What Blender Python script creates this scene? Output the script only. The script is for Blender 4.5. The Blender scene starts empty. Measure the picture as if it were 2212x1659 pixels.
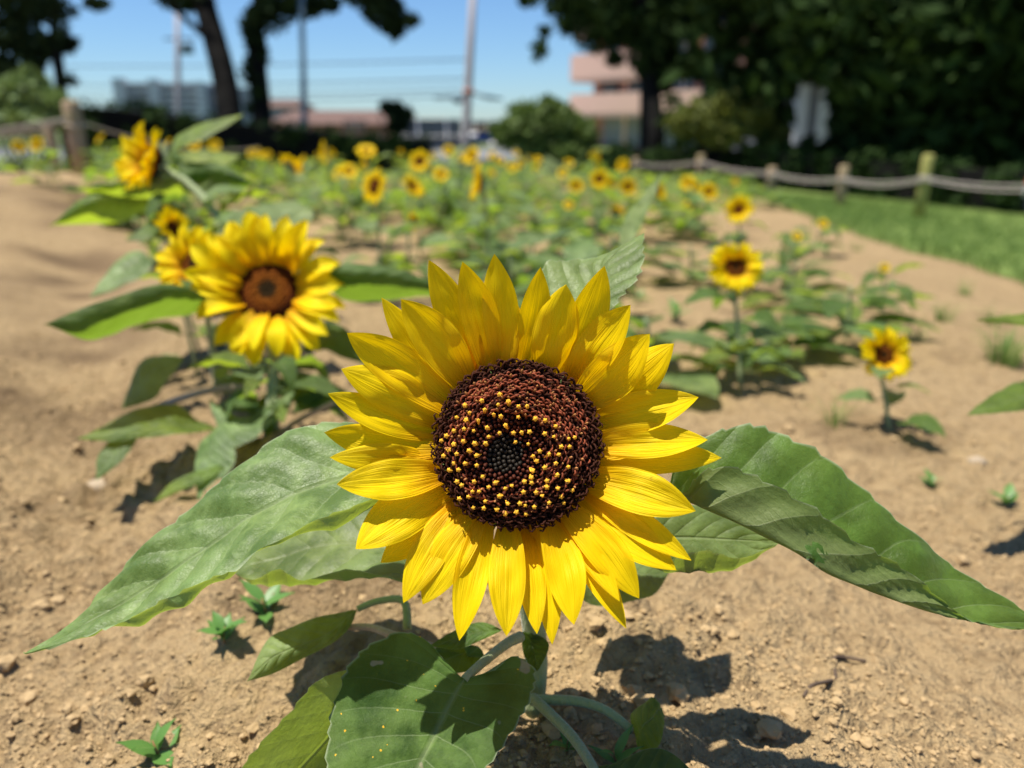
import bpy, math, random
import numpy as np
from mathutils import Vector, Matrix, noise, Quaternion

random.seed(7); RNG = np.random.default_rng(7)
S = bpy.context.scene
COL = S.collection
rad = math.radians
# ------------------------------------------------------------------ camera model
CAMZ = 0.42; PITCH = rad(18.5); FPX = 1671.0; CX, CY = 1106.0, 829.5
CP, SP = math.cos(PITCH), math.sin(PITCH)
SUN_DIR = Vector((-0.25, 0.03, 0.965)).normalized()

def P(x, y, d):
    u = (x-CX)/FPX; v = (CY-y)/FPX
    return Vector((d*u, d*(CP+v*SP), CAMZ+d*(-SP+v*CP)))

def sstep(a, b, x):
    t = min(1.0, max(0.0, (x-a)/(b-a))); return t*t*(3-2*t)

RIDGE = [((0.12, 0.0), (0.02, 0.50)), ((0.02, 0.50), (-0.40, 1.15)), ((-0.40, 1.15), (-1.25, 3.0))]
def seg_d(x, y, a, b):
    ax, ay = a; bx, by = b
    t = max(0, min(1, ((x-ax)*(bx-ax)+(y-ay)*(by-ay))/((bx-ax)**2+(by-ay)**2)))
    return math.hypot(x-ax-t*(bx-ax), y-ay-t*(by-ay))

def gbase(x, y):
    yy = min(y, 14.0)
    z = -0.022*max(yy, 0) - 0.06*max(0.0, min(x, 5.0)-1.1)*sstep(0.8, 2.0, y)
    dm = min(seg_d(x, y, a, b) for a, b in RIDGE) if y < 4 and abs(x) < 3 else 9
    z += (0.075 if y < 0.9 else 0.05)*math.exp(-(dm/0.26)**2) if dm < 1.2 else 0
    z += 0.22*sstep(-1.3, -2.6, x)*sstep(1.6, 3.6, y)*(1-sstep(5.8, 7.6, y))
    if y < 4 and -3 < x < 0:
        dl = min(seg_d(x, y, (-0.62, 0.55), (-1.02, 1.35)), seg_d(x, y, (-1.02, 1.35), (-1.75, 2.7)))
        z += 0.055*math.exp(-(dl/0.13)**2)-0.02*math.exp(-((dl-0.25)/0.1)**2)
    return z

def gz(x, y):
    z = gbase(x, y)
    r = math.hypot(x, y)
    f0 = 1-sstep(9, 16, r)
    if f0 > 0:
        z += 0.016*f0*noise.noise(Vector((x*2.3, y*2.3, 1.7)))
    if r < 6:
        f = 1-sstep(3, 6, r)
        z += 0.010*f*noise.noise(Vector((x*9, y*9, 4.2)))
        if r < 2.6:
            f = 1-sstep(1.2, 2.6, r)
            n1 = noise.noise(Vector((x*26, y*26, 9.1)))
            z += f*0.0115*(abs(n1)*2-0.5)*(1.2-0.6*sstep(-0.05, 0.35, x))
            z += f*0.0062*(abs(noise.noise(Vector((x*55, y*55, 3.3))))*2-0.5)*(1.25-0.6*sstep(-0.05, 0.35, x))
            n2 = noise.noise(Vector((x*120, y*120, 6.1)))
            z += f*0.0026*n2*(1.2-0.5*sstep(-0.05, 0.35, x))
    return z

def ground_hit(x, y, dmax=40):
    d = 0.3
    while d < dmax:
        p = P(x, y, d)
        if p.z <= gbase(p.x, p.y): return p, d
        d *= 1.01
    return P(x, y, dmax), dmax

# ------------------------------------------------------------------ object helpers
def mesh(name, verts, faces, mats, uvs=None, smooth=True, midx=None):
    me = bpy.data.meshes.new(name)
    me.from_pydata([tuple(v) for v in verts], [], [tuple(f) for f in faces])
    for m in (mats if isinstance(mats, (list, tuple)) else [mats]): me.materials.append(m)
    if midx is not None: me.polygons.foreach_set('material_index', np.asarray(midx, dtype=np.int32))
    if smooth: me.polygons.foreach_set('use_smooth', np.ones(len(me.polygons), dtype=bool))
    if uvs is not None:
        l = me.uv_layers.new(name='UVMap')
        vi = np.empty(len(me.loops), dtype=np.int32); me.loops.foreach_get('vertex_index', vi)
        l.data.foreach_set('uv', np.asarray(uvs, dtype=np.float32)[vi].ravel())
    me.update()
    return me

def link(name, me, parent=None, loc=(0, 0, 0), rot=None, scale=None):
    o = bpy.data.objects.new(name, me); COL.objects.link(o)
    o.location = loc
    if rot is not None: o.rotation_mode = 'QUATERNION'; o.rotation_quaternion = rot
    if scale is not None: o.scale = scale if hasattr(scale, '__len__') else (scale,)*3
    if parent is not None: o.parent = parent
    return o

def tag(o, label, cat, group=None, kind=None):
    if label: o['label'] = label
    if cat: o['category'] = cat
    if group: o['group'] = group
    if kind: o['kind'] = kind
    return o

def thing(name, label, cat, loc, group=None):
    o = bpy.data.objects.new(name, None); COL.objects.link(o); o.location = loc
    o.empty_display_size = 0.05
    return tag(o, label, cat, group)

class MB:
    def __init__(s): s.v = []; s.f = []; s.m = []
    def add(s, vs, fs, mi=0):
        k = len(s.v); s.v += [tuple(v) for v in vs]; s.f += [tuple(i+k for i in f) for f in fs]; s.m += [mi]*len(fs)
    def box(s, x0, x1, y0, y1, z0, z1, mi=0):
        s.add([(x, y, z) for z in (z0, z1) for y in (y0, y1) for x in (x0, x1)],
              [(0, 2, 3, 1), (4, 5, 7, 6), (0, 1, 5, 4), (2, 6, 7, 3), (0, 4, 6, 2), (1, 3, 7, 5)], mi)
    def tube(s, pts, rs, n=8, mi=0, cap=True):
        pts = [Vector(p) for p in pts]; k = len(pts)
        vs = []; prev = None
        for i, p in enumerate(pts):
            t = (pts[min(i+1, k-1)]-pts[max(i-1, 0)]).normalized()
            a = prev if prev is not None else (Vector((1, 0, 0)) if abs(t.x) < 0.8 else Vector((0, 1, 0)))
            a = (a-t*a.dot(t)).normalized(); prev = a; b = t.cross(a)
            r = rs[i] if hasattr(rs, '__len__') else rs
            for j in range(n):
                an = 2*math.pi*j/n; vs.append(p+(a*math.cos(an)+b*math.sin(an))*r)
        fs = [(i*n+j, i*n+(j+1) % n, (i+1)*n+(j+1) % n, (i+1)*n+j) for i in range(k-1) for j in range(n)]
        if cap: fs += [tuple(range(n-1, -1, -1)), tuple(range((k-1)*n, k*n))]
        s.add(vs, fs, mi)
    def obj(s, name, mats, parent=None, loc=(0, 0, 0), smooth=True, uvs=None):
        return link(name, mesh(name, s.v, s.f, mats, uvs, smooth, s.m), parent, loc)

def crom(pts, t):
    n = len(pts)-1
    f = t*n; i = min(int(f), n-1); f -= i
    p0, p1, p2, p3 = pts[max(i-1, 0)], pts[i], pts[i+1], pts[min(i+2, n)]
    return 0.5*((2*p1)+(p2-p0)*f+(2*p0-5*p1+4*p2-p3)*f*f+(3*p1-p0-3*p2+p3)*f**3)

# ------------------------------------------------------------------ materials
class NT:
    def __init__(s, name):
        s.m = bpy.data.materials.new(name); s.m.use_nodes = True; s.t = s.m.node_tree; s.t.nodes.clear()
        s.out = s.n('ShaderNodeOutputMaterial')
    def n(s, ty, **kw):
        x = s.t.nodes.new(ty)
        for k, v in kw.items(): setattr(x, k, v)
        return x
    def set(s, inp, v):
        if isinstance(v, bpy.types.NodeSocket): s.t.links.new(v, inp)
        elif hasattr(v, '__len__') and len(v) == 3 and inp.type == 'RGBA': inp.default_value = (*v, 1)
        else: inp.default_value = v
    def math(s, op, a, b=None, c=None, clamp=False):
        x = s.n('ShaderNodeMath', operation=op, use_clamp=clamp)
        for i, v in enumerate((a, b, c)):
            if v is not None: s.set(x.inputs[i], v)
        return x.outputs[0]
    def mix(s, f, a, b):
        x = s.n('ShaderNodeMix', data_type='RGBA'); s.set(x.inputs[0], f); s.set(x.inputs[6], a); s.set(x.inputs[7], b)
        return x.outputs[2]
    def noise(s, vec, scale, detail=3, rough=0.55, out=0):
        x = s.n('ShaderNodeTexNoise'); s.set(x.inputs['Scale'], scale); s.set(x.inputs['Detail'], detail); s.set(x.inputs['Roughness'], rough)
        if vec is not None: s.t.links.new(vec, x.inputs['Vector'])
        return x.outputs[out]
    def ramp(s, f, stops):
        x = s.n('ShaderNodeValToRGB'); s.set(x.inputs[0], f)
        e = x.color_ramp.elements
        while len(e) < len(stops): e.new(0.5)
        for el, (p, c) in zip(e, stops): el.position = p; el.color = (*c, 1) if len(c) == 3 else c
        return x.outputs[0]
    def maprange(s, v, a, b, c, d):
        x = s.n('ShaderNodeMapRange'); 
        for i, q in enumerate((v, a, b, c, d)): s.set(x.inputs[i], q)
        return x.outputs[0]
    def coord(s, k): return s.n('ShaderNodeTexCoord').outputs[k]
    def mapping(s, v, scale=(1, 1, 1)):
        x = s.n('ShaderNodeMapping'); s.t.links.new(v, x.inputs[0]); x.inputs['Scale'].default_value = scale; return x.outputs[0]
    def sep(s, v):
        x = s.n('ShaderNodeSeparateXYZ'); s.t.links.new(v, x.inputs[0]); return x.outputs
    def bump(s, h, strength=0.5, dist=0.01):
        x = s.n('ShaderNodeBump'); s.set(x.inputs['Height'], h); s.set(x.inputs['Strength'], strength); s.set(x.inputs['Distance'], dist); return x.outputs[0]
    def bsdf(s, col, rough=0.6, spec=0.4, normal=None, metal=0.0, **kw):
        x = s.n('ShaderNodeBsdfPrincipled'); s.set(x.inputs['Base Color'], col); s.set(x.inputs['Roughness'], rough)
        s.set(x.inputs['Specular IOR Level'], spec); s.set(x.inputs['Metallic'], metal)
        if normal is not None: s.t.links.new(normal, x.inputs['Normal'])
        for k, v in kw.items(): s.set(x.inputs[k], v)
        return x.outputs[0]
    def trans(s, sh, col, f, normal=None):
        t = s.n('ShaderNodeBsdfTranslucent'); s.set(t.inputs[0], col)
        if normal is not None: s.t.links.new(normal, t.inputs['Normal'])
        m = s.n('ShaderNodeMixShader'); s.set(m.inputs[0], f); s.t.links.new(sh, m.inputs[1]); s.t.links.new(t.outputs[0], m.inputs[2])
        return m.outputs[0]
    def done(s, sh): s.t.links.new(sh, s.out.inputs[0]); return s.m

def leaf_mat(name, top, under, tr, trf=0.35, rough=0.5, spec=0.45, specks=False, quilt=0.6, fuzz=0.0):
    a = NT(name)
    uv = a.coord('UV'); u, v, _ = a.sep(uv)
    obj = a.coord('Object')
    av = a.math('ABSOLUTE', a.math('SUBTRACT', a.math('MULTIPLY', v, 2.0), 1.0))
    ph = a.math('FRACT', a.math('SUBTRACT', a.math('MULTIPLY', u, 8.0), a.math('MULTIPLY', av, 1.9)))
    side = a.math('ABSOLUTE', a.math('SUBTRACT', ph, 0.5))           # 0.5 on the vein
    vein = a.math('MULTIPLY', a.math('GREATER_THAN', side, 0.475), a.math('SUBTRACT', 0.75, a.math('MULTIPLY', av, 0.6)))
    mid = a.maprange(av, 0.0, 0.05, 1.0, 0.0)
    vn = a.math('MAXIMUM', vein, mid, clamp=True)
    # net of small veins
    vo = a.n('ShaderNodeTexVoronoi', feature='DISTANCE_TO_EDGE'); vo.inputs['Scale'].default_value = 62
    a.t.links.new(a.mapping(uv, (1.6, 1, 1)), vo.inputs['Vector'])
    net = a.maprange(vo.outputs[0], 0.0, 0.06, 1.0, 0.0)
    nz = a.noise(obj, 42, 4)
    nbig = a.noise(obj, 14, 3)
    rnd = a.n('ShaderNodeObjectInfo').outputs['Random']
    back = a.n('ShaderNodeNewGeometry').outputs['Backfacing']
    c1 = a.mix(a.maprange(nz, 0.3, 0.7, 0.0, 1.0), tuple(x*0.78 for x in top), tuple(min(1, x*1.2) for x in top))
    c1 = a.mix(a.math('MULTIPLY', a.maprange(nbig, 0.45, 0.7, 0, 1), 0.45), c1, (top[0]*1.5+0.03, top[1]*1.25+0.02, top[2]*1.2+0.01))
    c1 = a.mix(a.math('MULTIPLY', a.maprange(a.noise(obj, 30, 6, 0.66), 0.57, 0.41, 0, 1), 0.85), c1, (top[0]*.26, top[1]*.38, top[2]*.22))
    c1 = a.mix(a.math('MULTIPLY', net, 0.08), c1, tuple(min(1, x*1.6+0.02) for x in top))
    c1 = a.mix(a.math('MULTIPLY', vn, 0.36), c1, (0.34, 0.40, 0.20))
    c2 = a.mix(a.math('MULTIPLY', vn, 0.5), under, (0.42, 0.46, 0.24))
    col = a.mix(back, c1, c2)
    col = a.mix(a.maprange(av, 0.968, 1.0, 0, 0.55), col, (0.42, 0.46, 0.30))
    hs = a.n('ShaderNodeHueSaturation'); a.set(hs.inputs['Hue'], a.maprange(rnd, 0, 1, 0.488, 0.506)); a.set(hs.inputs['Value'], a.maprange(rnd, 0, 1, 0.85, 1.15)); a.set(hs.inputs['Color'], col)
    col = hs.outputs[0]
    if specks:
        vs = a.n('ShaderNodeTexVoronoi'); vs.inputs['Scale'].default_value = 300; a.t.links.new(obj, vs.inputs['Vector'])
        keep = a.math('GREATER_THAN', a.sep(vs.outputs['Color'])[0], 0.86)
        dens = a.math('GREATER_THAN', a.noise(obj, 30, 2), 0.50)
        sp = a.math('MULTIPLY', a.math('MULTIPLY', a.math('LESS_THAN', a.math('ADD', vs.outputs['Distance'], a.math('MULTIPLY', a.noise(obj, 900, 2), 0.35)), 0.37), keep), dens)
        col = a.mix(sp, col, (0.75, 0.42, 0.02))
        bl = a.maprange(a.noise(obj, 55, 2), 0.70, 0.73, 0, 1)
        col = a.mix(a.math('MULTIPLY', bl, 0.8), col, (0.34, 0.27, 0.2))
    q = a.math('SUBTRACT', 1.0, a.math('MULTIPLY', a.math('POWER', a.math('MULTIPLY', side, 2.0), 3.0), 1.0))
    h = a.math('ADD', a.math('MULTIPLY', q, quilt*0.6), a.math('ADD', a.math('MULTIPLY', nz, 0.9), a.math('MULTIPLY', a.math('SUBTRACT', 1.0, net), 0.03)))
    h = a.math('ADD', h, a.math('MULTIPLY', a.noise(obj, 700, 2), 0.06))
    ph2 = a.math('FRACT', a.math('ADD', a.math('MULTIPLY', u, 21.0), a.math('ADD', a.math('MULTIPLY', av, 9.0), a.math('MULTIPLY', a.noise(obj, 60, 2), 3.0))))
    fork = a.maprange(a.math('ABSOLUTE', a.math('SUBTRACT', ph2, 0.5)), 0.40, 0.5, 0, 1)
    h = a.math('SUBTRACT', h, a.math('MULTIPLY', fork, 0.03))
    h = a.math('ADD', h, a.math('MULTIPLY', a.noise(obj, 150, 4), 0.40))
    h = a.math('SUBTRACT', h, a.math('MULTIPLY', mid, 0.5))
    nm = a.bump(h, 0.55, 0.0035)
    sh = a.bsdf(col, rough, spec, nm, **{'Sheen Weight': fuzz, 'Sheen Roughness': 0.4})
    tcol = a.mix(a.math('MULTIPLY', vn, 0.6), tr, tuple(x*0.55 for x in tr))
    return a.done(a.trans(sh, tcol, trf, nm))

M = {}
M['leaf'] = leaf_mat('leaf_green', (0.070, 0.140, 0.020), (0.15, 0.185, 0.056), (0.36, 0.54, 0.04), 0.38, 0.52, 0.38, fuzz=0.08)
M['leaf_pale'] = leaf_mat('leaf_pale_green', (0.15, 0.235, 0.072), (0.185, 0.25, 0.075), (0.42, 0.54, 0.05), 0.36, 0.47, 0.45, fuzz=0.12)
M['leaf_dark'] = leaf_mat('leaf_deep_green', (0.062, 0.12, 0.018), (0.13, 0.18, 0.045), (0.28, 0.45, 0.03), 0.36, 0.58, 0.3, fuzz=0.08)
M['leaf_speck'] = leaf_mat('leaf_pollen_specked', (0.068, 0.135, 0.022), (0.16, 0.23, 0.09), (0.28, 0.42, 0.04), 0.30, 0.62, 0.25, specks=True, quilt=0.25, fuzz=0.1)
M['leaf_young'] = leaf_mat('leaf_young', (0.20, 0.28, 0.075), (0.22, 0.28, 0.08), (0.44, 0.58, 0.06), 0.4, 0.6, 0.3, quilt=0.1, fuzz=0.1)
M['leaf_lime'] = leaf_mat('leaf_lime', (0.15, 0.225, 0.03), (0.19, 0.26, 0.045), (0.44, 0.58, 0.03), 0.44, 0.5, 0.4, fuzz=0.15)

def petal_mat(name, far=False, g=1.0):
    a = NT(name)
    uv = a.coord('UV'); u, v, _ = a.sep(uv)
    str1 = a.noise(a.mapping(uv, (0.6, 16, 1)), 2.2, 3)
    blot = a.noise(a.coord('Object'), 60, 2)
    base = a.ramp(u, [(0.0, (0.70, 0.31, 0.0)), (0.2, (0.92, 0.55*g, 0.001)), (0.42, (0.97, 0.70*g, 0.002)), (1.0, (0.97, 0.72*g, 0.003))])
    col = a.mix(a.maprange(str1, 0.4, 0.75, 0.0, 0.22), base, (0.92, 0.54, 0.0))
    fleck = a.maprange(blot, 0.74, 0.78, 0, 0.5)
    col = a.mix(fleck, col, (0.45, 0.22, 0.02))
    str2 = a.noise(a.mapping(uv, (0.5, 7, 1)), 2.0, 2)
    rid = a.math('SINE', a.math('ADD', a.math('MULTIPLY', v, 30.0), a.math('MULTIPLY', str2, 16.0)))
    h = a.math('ADD', a.math('MULTIPLY', rid, 0.16), a.math('ADD', a.math('MULTIPLY', str1, 0.6), a.math('MULTIPLY', str2, 0.8)))
    nm = a.bump(h, 0.5, 0.0022) if not far else None
    sh = a.bsdf(col, 0.5, 0.16, nm)
    return a.done(a.trans(sh, a.mix(0.5, col, (0.97, 0.60, 0.0)), 0.42, nm))
M['petal'] = petal_mat('petal_yellow'); M['petal_far'] = petal_mat('petal_yellow_far', True, 1.06); M['petal_light'] = petal_mat('petal_lemon', False, 1.13)
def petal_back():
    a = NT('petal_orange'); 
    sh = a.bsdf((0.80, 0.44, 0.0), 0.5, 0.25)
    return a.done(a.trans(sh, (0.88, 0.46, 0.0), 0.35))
M['petal_back'] = petal_back()

def stem_mat(name, c, c2, trf=0.0):
    a = NT(name); o = a.coord('Object')
    n = a.noise(a.mapping(o, (1, 1, 0.2)), 240, 4, 0.7)
    return a.done(a.bsdf(a.mix(n, c, c2), 0.55, 0.35, a.bump(n, 0.8, 0.003), **{'Sheen Weight': 0.3}))
M['stem'] = stem_mat('stem_green', (0.20, 0.27, 0.09), (0.33, 0.38, 0.18))
M['stem_pale'] = stem_mat('stem_pale', (0.20, 0.26, 0.085), (0.36, 0.36, 0.18))
M['petiole_pink'] = stem_mat('petiole_tan', (0.34, 0.24, 0.17), (0.44, 0.33, 0.24))
M['calyx'] = stem_mat('calyx_green', (0.09, 0.18, 0.04), (0.16, 0.25, 0.07))

def plain(name, c, rough=0.7, spec=0.3, var=0.25, scale=20, bump=0.0, trf=0.0, bdist=0.01):
    a = NT(name); n = a.noise(a.coord('Object'), scale, 4)
    col = a.mix(n, tuple(x*(1-var) for x in c), tuple(min(1, x*(1+var)) for x in c))
    sh = a.bsdf(col, rough, spec, a.bump(n, bump, bdist) if bump else None)
    if trf: sh = a.trans(sh, tuple(min(1, x*1.6) for x in c), trf)
    return a.done(sh)
M['disc_dark'] = plain('disc_dark', (0.010, 0.005, 0.0035), 0.8, 0.2, scale=400)
M['bud'] = plain('floret_bud', (0.016, 0.011, 0.006), 0.6, 0.25, scale=500, var=0.5)
M['tube'] = plain('floret_maroon', (0.075, 0.017, 0.007), 0.6, 0.2, scale=300, var=0.5)
M['curl'] = plain('floret_stigma', (0.22, 0.050, 0.019), 0.6, 0.2, scale=260, var=0.6)
M['curl_tip'] = plain('floret_stigma_tip', (0.40, 0.17, 0.05), 0.6, 0.3, scale=260, var=0.4)
M['rimbrown'] = plain('floret_rim', (0.046, 0.013, 0.006), 0.7, 0.12, scale=300, var=0.5)
M['pollen'] = plain('pollen_yellow', (0.82, 0.43, 0.035), 0.9, 0.2, scale=800, var=0.2)

def disc_mat():
    a = NT('disc_brown'); x, y, z = a.sep(a.coord('Object'))
    r = a.math('SQRT', a.math('ADD', a.math('MULTIPLY', x, x), a.math('MULTIPLY', y, y)))
    vo = a.n('ShaderNodeTexVoronoi'); vo.inputs['Scale'].default_value = 26; a.t.links.new(a.coord('Object'), vo.inputs['Vector'])
    c = a.ramp(a.math('ADD', r, a.math('MULTIPLY', a.noise(a.coord('Object'), 12), 0.06)),
               [(0.0, (0.02, 0.018, 0.008)), (0.12, (0.04, 0.026, 0.008)), (0.17, (0.30, 0.092, 0.008)), (0.29, (0.26, 0.07, 0.007)), (0.35, (0.10, 0.022, 0.005)), (0.42, (0.06, 0.014, 0.004))])
    c = a.mix(a.maprange(vo.outputs[0], 0.1, 0.6, 0.0, 0.5), c, (0.03, 0.012, 0.005))
    return a.done(a.bsdf(c, 0.9, 0.05, a.bump(a.math('SUBTRACT', 1.0, vo.outputs[0]), 0.7, 0.03)))
M['disc'] = disc_mat()

def soil_mat():
    a = NT('soil'); pos = a.n('ShaderNodeNewGeometry').outputs['Position']
    n1 = a.noise(pos, 2.2, 4); n2 = a.noise(pos, 60, 6, 0.62); n3 = a.noise(pos, 420, 3, 0.6)
    c = a.mix(a.maprange(n1, 0.32, 0.68, 0, 1), (0.345, 0.236, 0.118), (0.415, 0.292, 0.150))
    c = a.mix(a.maprange(n2, 0.3, 0.75, 0, 0.75), c, (0.50, 0.36, 0.195))
    c = a.mix(a.maprange(n2, 0.5, 0.28, 0, 0.55), c, (0.17, 0.11, 0.06))
    c = a.mix(a.maprange(n3, 0.66, 0.78, 0, 0.6), c, (0.60, 0.50, 0.38))
    c = a.mix(a.maprange(a.noise(pos, 170, 4, 0.6), 0.46, 0.30, 0, 0.55), c, (0.13, 0.085, 0.048))
    da = a.n('ShaderNodeAttribute', attribute_name='shade_damp')
    c = a.mix(a.math('MULTIPLY', da.outputs['Fac'], 0.72), c, (0.12, 0.075, 0.042))  # bank's painted shade and scattered damp patches darken the soil colour
    x, y, z = a.sep(pos)
    far = a.maprange(a.math('ADD', y, a.math('MULTIPLY', n1, 1.4)), 10.6, 11.6, 0, 1)
    g = a.mix(a.noise(pos, 3, 4), (0.06, 0.10, 0.03), (0.12, 0.14, 0.06))
    c = a.mix(far, c, g)
    # small stones / crumbs in the relief
    vo = a.n('ShaderNodeTexVoronoi'); vo.inputs['Scale'].default_value = 140; a.t.links.new(pos, vo.inputs['Vector'])
    n4 = a.noise(pos, 170, 4, 0.6)
    h = a.math('ADD', a.math('MULTIPLY', n2, 1.3), a.math('ADD', a.math('MULTIPLY', n4, 0.8), a.math('MULTIPLY', n3, 0.35)))
    h = a.math('ADD', h, a.math('MULTIPLY', a.math('SUBTRACT', 1.0, vo.outputs[0]), 0.35))
    return a.done(a.bsdf(c, 0.95, 0.12, a.bump(h, 1.0, 0.011)))
M['soil'] = soil_mat()
def clod_mat():
    a = NT('soil_clod'); pos = a.n('ShaderNodeNewGeometry').outputs['Position']
    n2 = a.noise(pos, 90, 5, 0.6)
    c = a.mix(n2, (0.27, 0.183, 0.090), (0.49, 0.35, 0.190))
    return a.done(a.bsdf(c, 0.95, 0.12, a.bump(n2, 0.6, 0.003)))
M['clod'] = clod_mat()
def lawn_mat():
    a = NT('lawn'); pos = a.n('ShaderNodeNewGeometry').outputs['Position']
    n = a.noise(pos, 5, 5); n2 = a.noise(pos, 60, 3)
    c = a.mix(n, (0.12, 0.175, 0.035), (0.17, 0.235, 0.06)); c = a.mix(a.maprange(n2, .4, .7, 0, .5), c, (0.19, 0.24, 0.08))
    return a.done(a.bsdf(c, 0.9, 0.15, a.bump(n2, 0.8, 0.02)))
M['lawn'] = lawn_mat()
M['blade'] = plain('grass_blade', (0.17, 0.25, 0.06), 0.6, 0.3, 0.4, 6, trf=0.3)
M['weed'] = plain('weed_leaf', (0.11, 0.24, 0.05), 0.45, 0.5, 0.3, 40, trf=0.35)
M['weed_stem'] = plain('weed_stem', (0.28, 0.16, 0.07), 0.6, 0.3, 0.2, 40)
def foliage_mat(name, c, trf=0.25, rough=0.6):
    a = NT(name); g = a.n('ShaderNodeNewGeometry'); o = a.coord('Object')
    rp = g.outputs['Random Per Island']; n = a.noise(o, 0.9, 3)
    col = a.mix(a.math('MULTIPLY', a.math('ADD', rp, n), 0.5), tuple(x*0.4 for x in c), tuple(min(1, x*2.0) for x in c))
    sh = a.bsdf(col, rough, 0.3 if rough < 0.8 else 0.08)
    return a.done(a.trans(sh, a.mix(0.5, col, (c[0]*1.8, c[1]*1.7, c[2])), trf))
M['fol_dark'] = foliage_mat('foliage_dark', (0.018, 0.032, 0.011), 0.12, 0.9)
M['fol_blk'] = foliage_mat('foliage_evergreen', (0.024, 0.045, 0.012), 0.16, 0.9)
M['fol_mid'] = foliage_mat('foliage_mid', (0.10, 0.15, 0.035), 0.25)
M['fol_light'] = foliage_mat('foliage_light', (0.14, 0.20, 0.065), 0.3)
M['fol_olive'] = foliage_mat('foliage_olive', (0.13, 0.15, 0.03), 0.3)
M['bark'] = plain('bark', (0.010, 0.009, 0.008), 0.9, 0.15, 0.5, 3, bump=0.8, bdist=0.05)
def wood_mat(name, c):
    a = NT(name); o = a.coord('Object')
    n = a.noise(a.mapping(o, (1, 1, 0.12)), 40, 4)
    big = a.noise(o, 6, 2)
    col = a.mix(n, tuple(x*0.6 for x in c), tuple(x*1.3 for x in c)); col = a.mix(a.maprange(big, .45, .65, 0, .5), col, (0.22, 0.22, 0.06))
    return a.done(a.bsdf(col, 0.85, 0.2, a.bump(n, 0.7, 0.006)))
M['post'] = wood_mat('fence_wood', (0.36, 0.26, 0.17)); M['post_moss'] = wood_mat('fence_wood_mossy', (0.34, 0.32, 0.10))
M['post_dark'] = wood_mat('fence_wood_weathered', (0.26, 0.18, 0.12))
M['rope'] = plain('rope', (0.40, 0.35, 0.31), 0.9, 0.1, 0.25, 60, bump=0.5)
M['pink'] = plain('render_pink', (0.78, 0.50, 0.40), 0.85, 0.2, 0.06, 2)
M['pink_dk'] = plain('render_salmon', (0.48, 0.24, 0.18), 0.85, 0.2, 0.1, 2)
M['white'] = plain('render_white', (0.62, 0.62, 0.62), 0.8, 0.2, 0.08, 2)
M['grey'] = plain('concrete_grey', (0.30, 0.31, 0.33), 0.85, 0.2, 0.12, 2)
M['beige'] = plain('render_beige', (0.55, 0.48, 0.40), 0.85, 0.2, 0.08, 2)
M['glass'] = plain('window_glass', (0.06, 0.075, 0.09), 0.15, 0.6, 0.2, 3)
M['roof'] = plain('roof_brown', (0.13, 0.078, 0.062), 0.8, 0.25, 0.2, 5)
M['blue'] = plain('blue_sheet', (0.05, 0.10, 0.36), 0.6, 0.3, 0.2, 4)
M['pole'] = plain('pole_concrete', (0.36, 0.33, 0.34), 0.8, 0.25, 0.12, 4)
M['pole_dk'] = plain('pole_painted', (0.10, 0.17, 0.21), 0.5, 0.4, 0.15, 4)
M['wire'] = plain('wire_black', (0.05, 0.06, 0.08), 0.6, 0.3, 0.1, 4)
M['asphalt'] = plain('asphalt', (0.17, 0.175, 0.185), 0.9, 0.2, 0.15, 6)
M['metal'] = plain('bike_metal', (0.35, 0.35, 0.36), 0.35, 0.5, 0.1, 5)
M['rubber'] = plain('tyre_rubber', (0.02, 0.02, 0.02), 0.8, 0.3, 0.2, 20)
M['red'] = plain('reflector_red', (0.55, 0.04, 0.02), 0.3, 0.5, 0.1, 20)
M['stone'] = plain('pebble', (0.36, 0.28, 0.19), 0.8, 0.3, 0.2, 60, bump=0.3)
M['twig'] = plain('twig', (0.10, 0.07, 0.05), 0.9, 0.2, 0.3, 60)
M['tag'] = plain('plant_tag', (0.03, 0.20, 0.15), 0.4, 0.5, 0.15, 20)

# ------------------------------------------------------------------ ground
def spaced(a, b, step, lim_lo, lim_hi, g):
    xs = list(np.arange(a, b, step)); s = step; x = xs[-1]
    while x < lim_hi: s *= g; x += s; xs.append(x)
    s = step; x = xs[0]; lo = []
    while x > lim_lo: s *= g; x -= s; lo.append(x)
    return lo[::-1]+xs
gx = spaced(-0.72, 0.86, 0.0065, -160, 160, 1.055)
gy = spaced(0.22, 0.95, 0.0052, -30, 320, 1.032)
nx, ny = len(gx), len(gy)
gv = [(x, y, gz(x, y)) for y in gy for x in gx]
ii = np.arange(nx*ny).reshape(ny, nx)
gf = np.stack([ii[:-1, :-1], ii[:-1, 1:], ii[1:, 1:], ii[1:, :-1]], -1).reshape(-1, 4)
gme = mesh('ground', gv, gf.tolist(), M['soil'])
at = gme.attributes.new('shade_damp', 'FLOAT', 'POINT')
def shade_damp(x, y):  # colour mask: shade painted beside the left bank, plus small damp patches
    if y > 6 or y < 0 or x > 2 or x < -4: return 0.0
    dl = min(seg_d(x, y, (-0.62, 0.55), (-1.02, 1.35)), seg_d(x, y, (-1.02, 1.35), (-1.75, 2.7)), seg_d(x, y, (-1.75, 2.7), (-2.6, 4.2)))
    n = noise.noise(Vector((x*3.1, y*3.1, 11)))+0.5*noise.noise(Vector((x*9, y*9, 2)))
    a = 1.3*math.exp(-((dl-0.20)/0.17)**2)*sstep(-0.35, 0.3, n)*sstep(0.7, 1.5, y)  # bank's shaded face put into the colour along the furrow
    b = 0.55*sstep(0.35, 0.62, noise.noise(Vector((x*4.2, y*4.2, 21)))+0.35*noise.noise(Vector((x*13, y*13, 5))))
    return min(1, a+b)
at.data.foreach_set('value', np.array([shade_damp(v[0], v[1]) for v in gv], dtype=np.float32))
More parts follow.
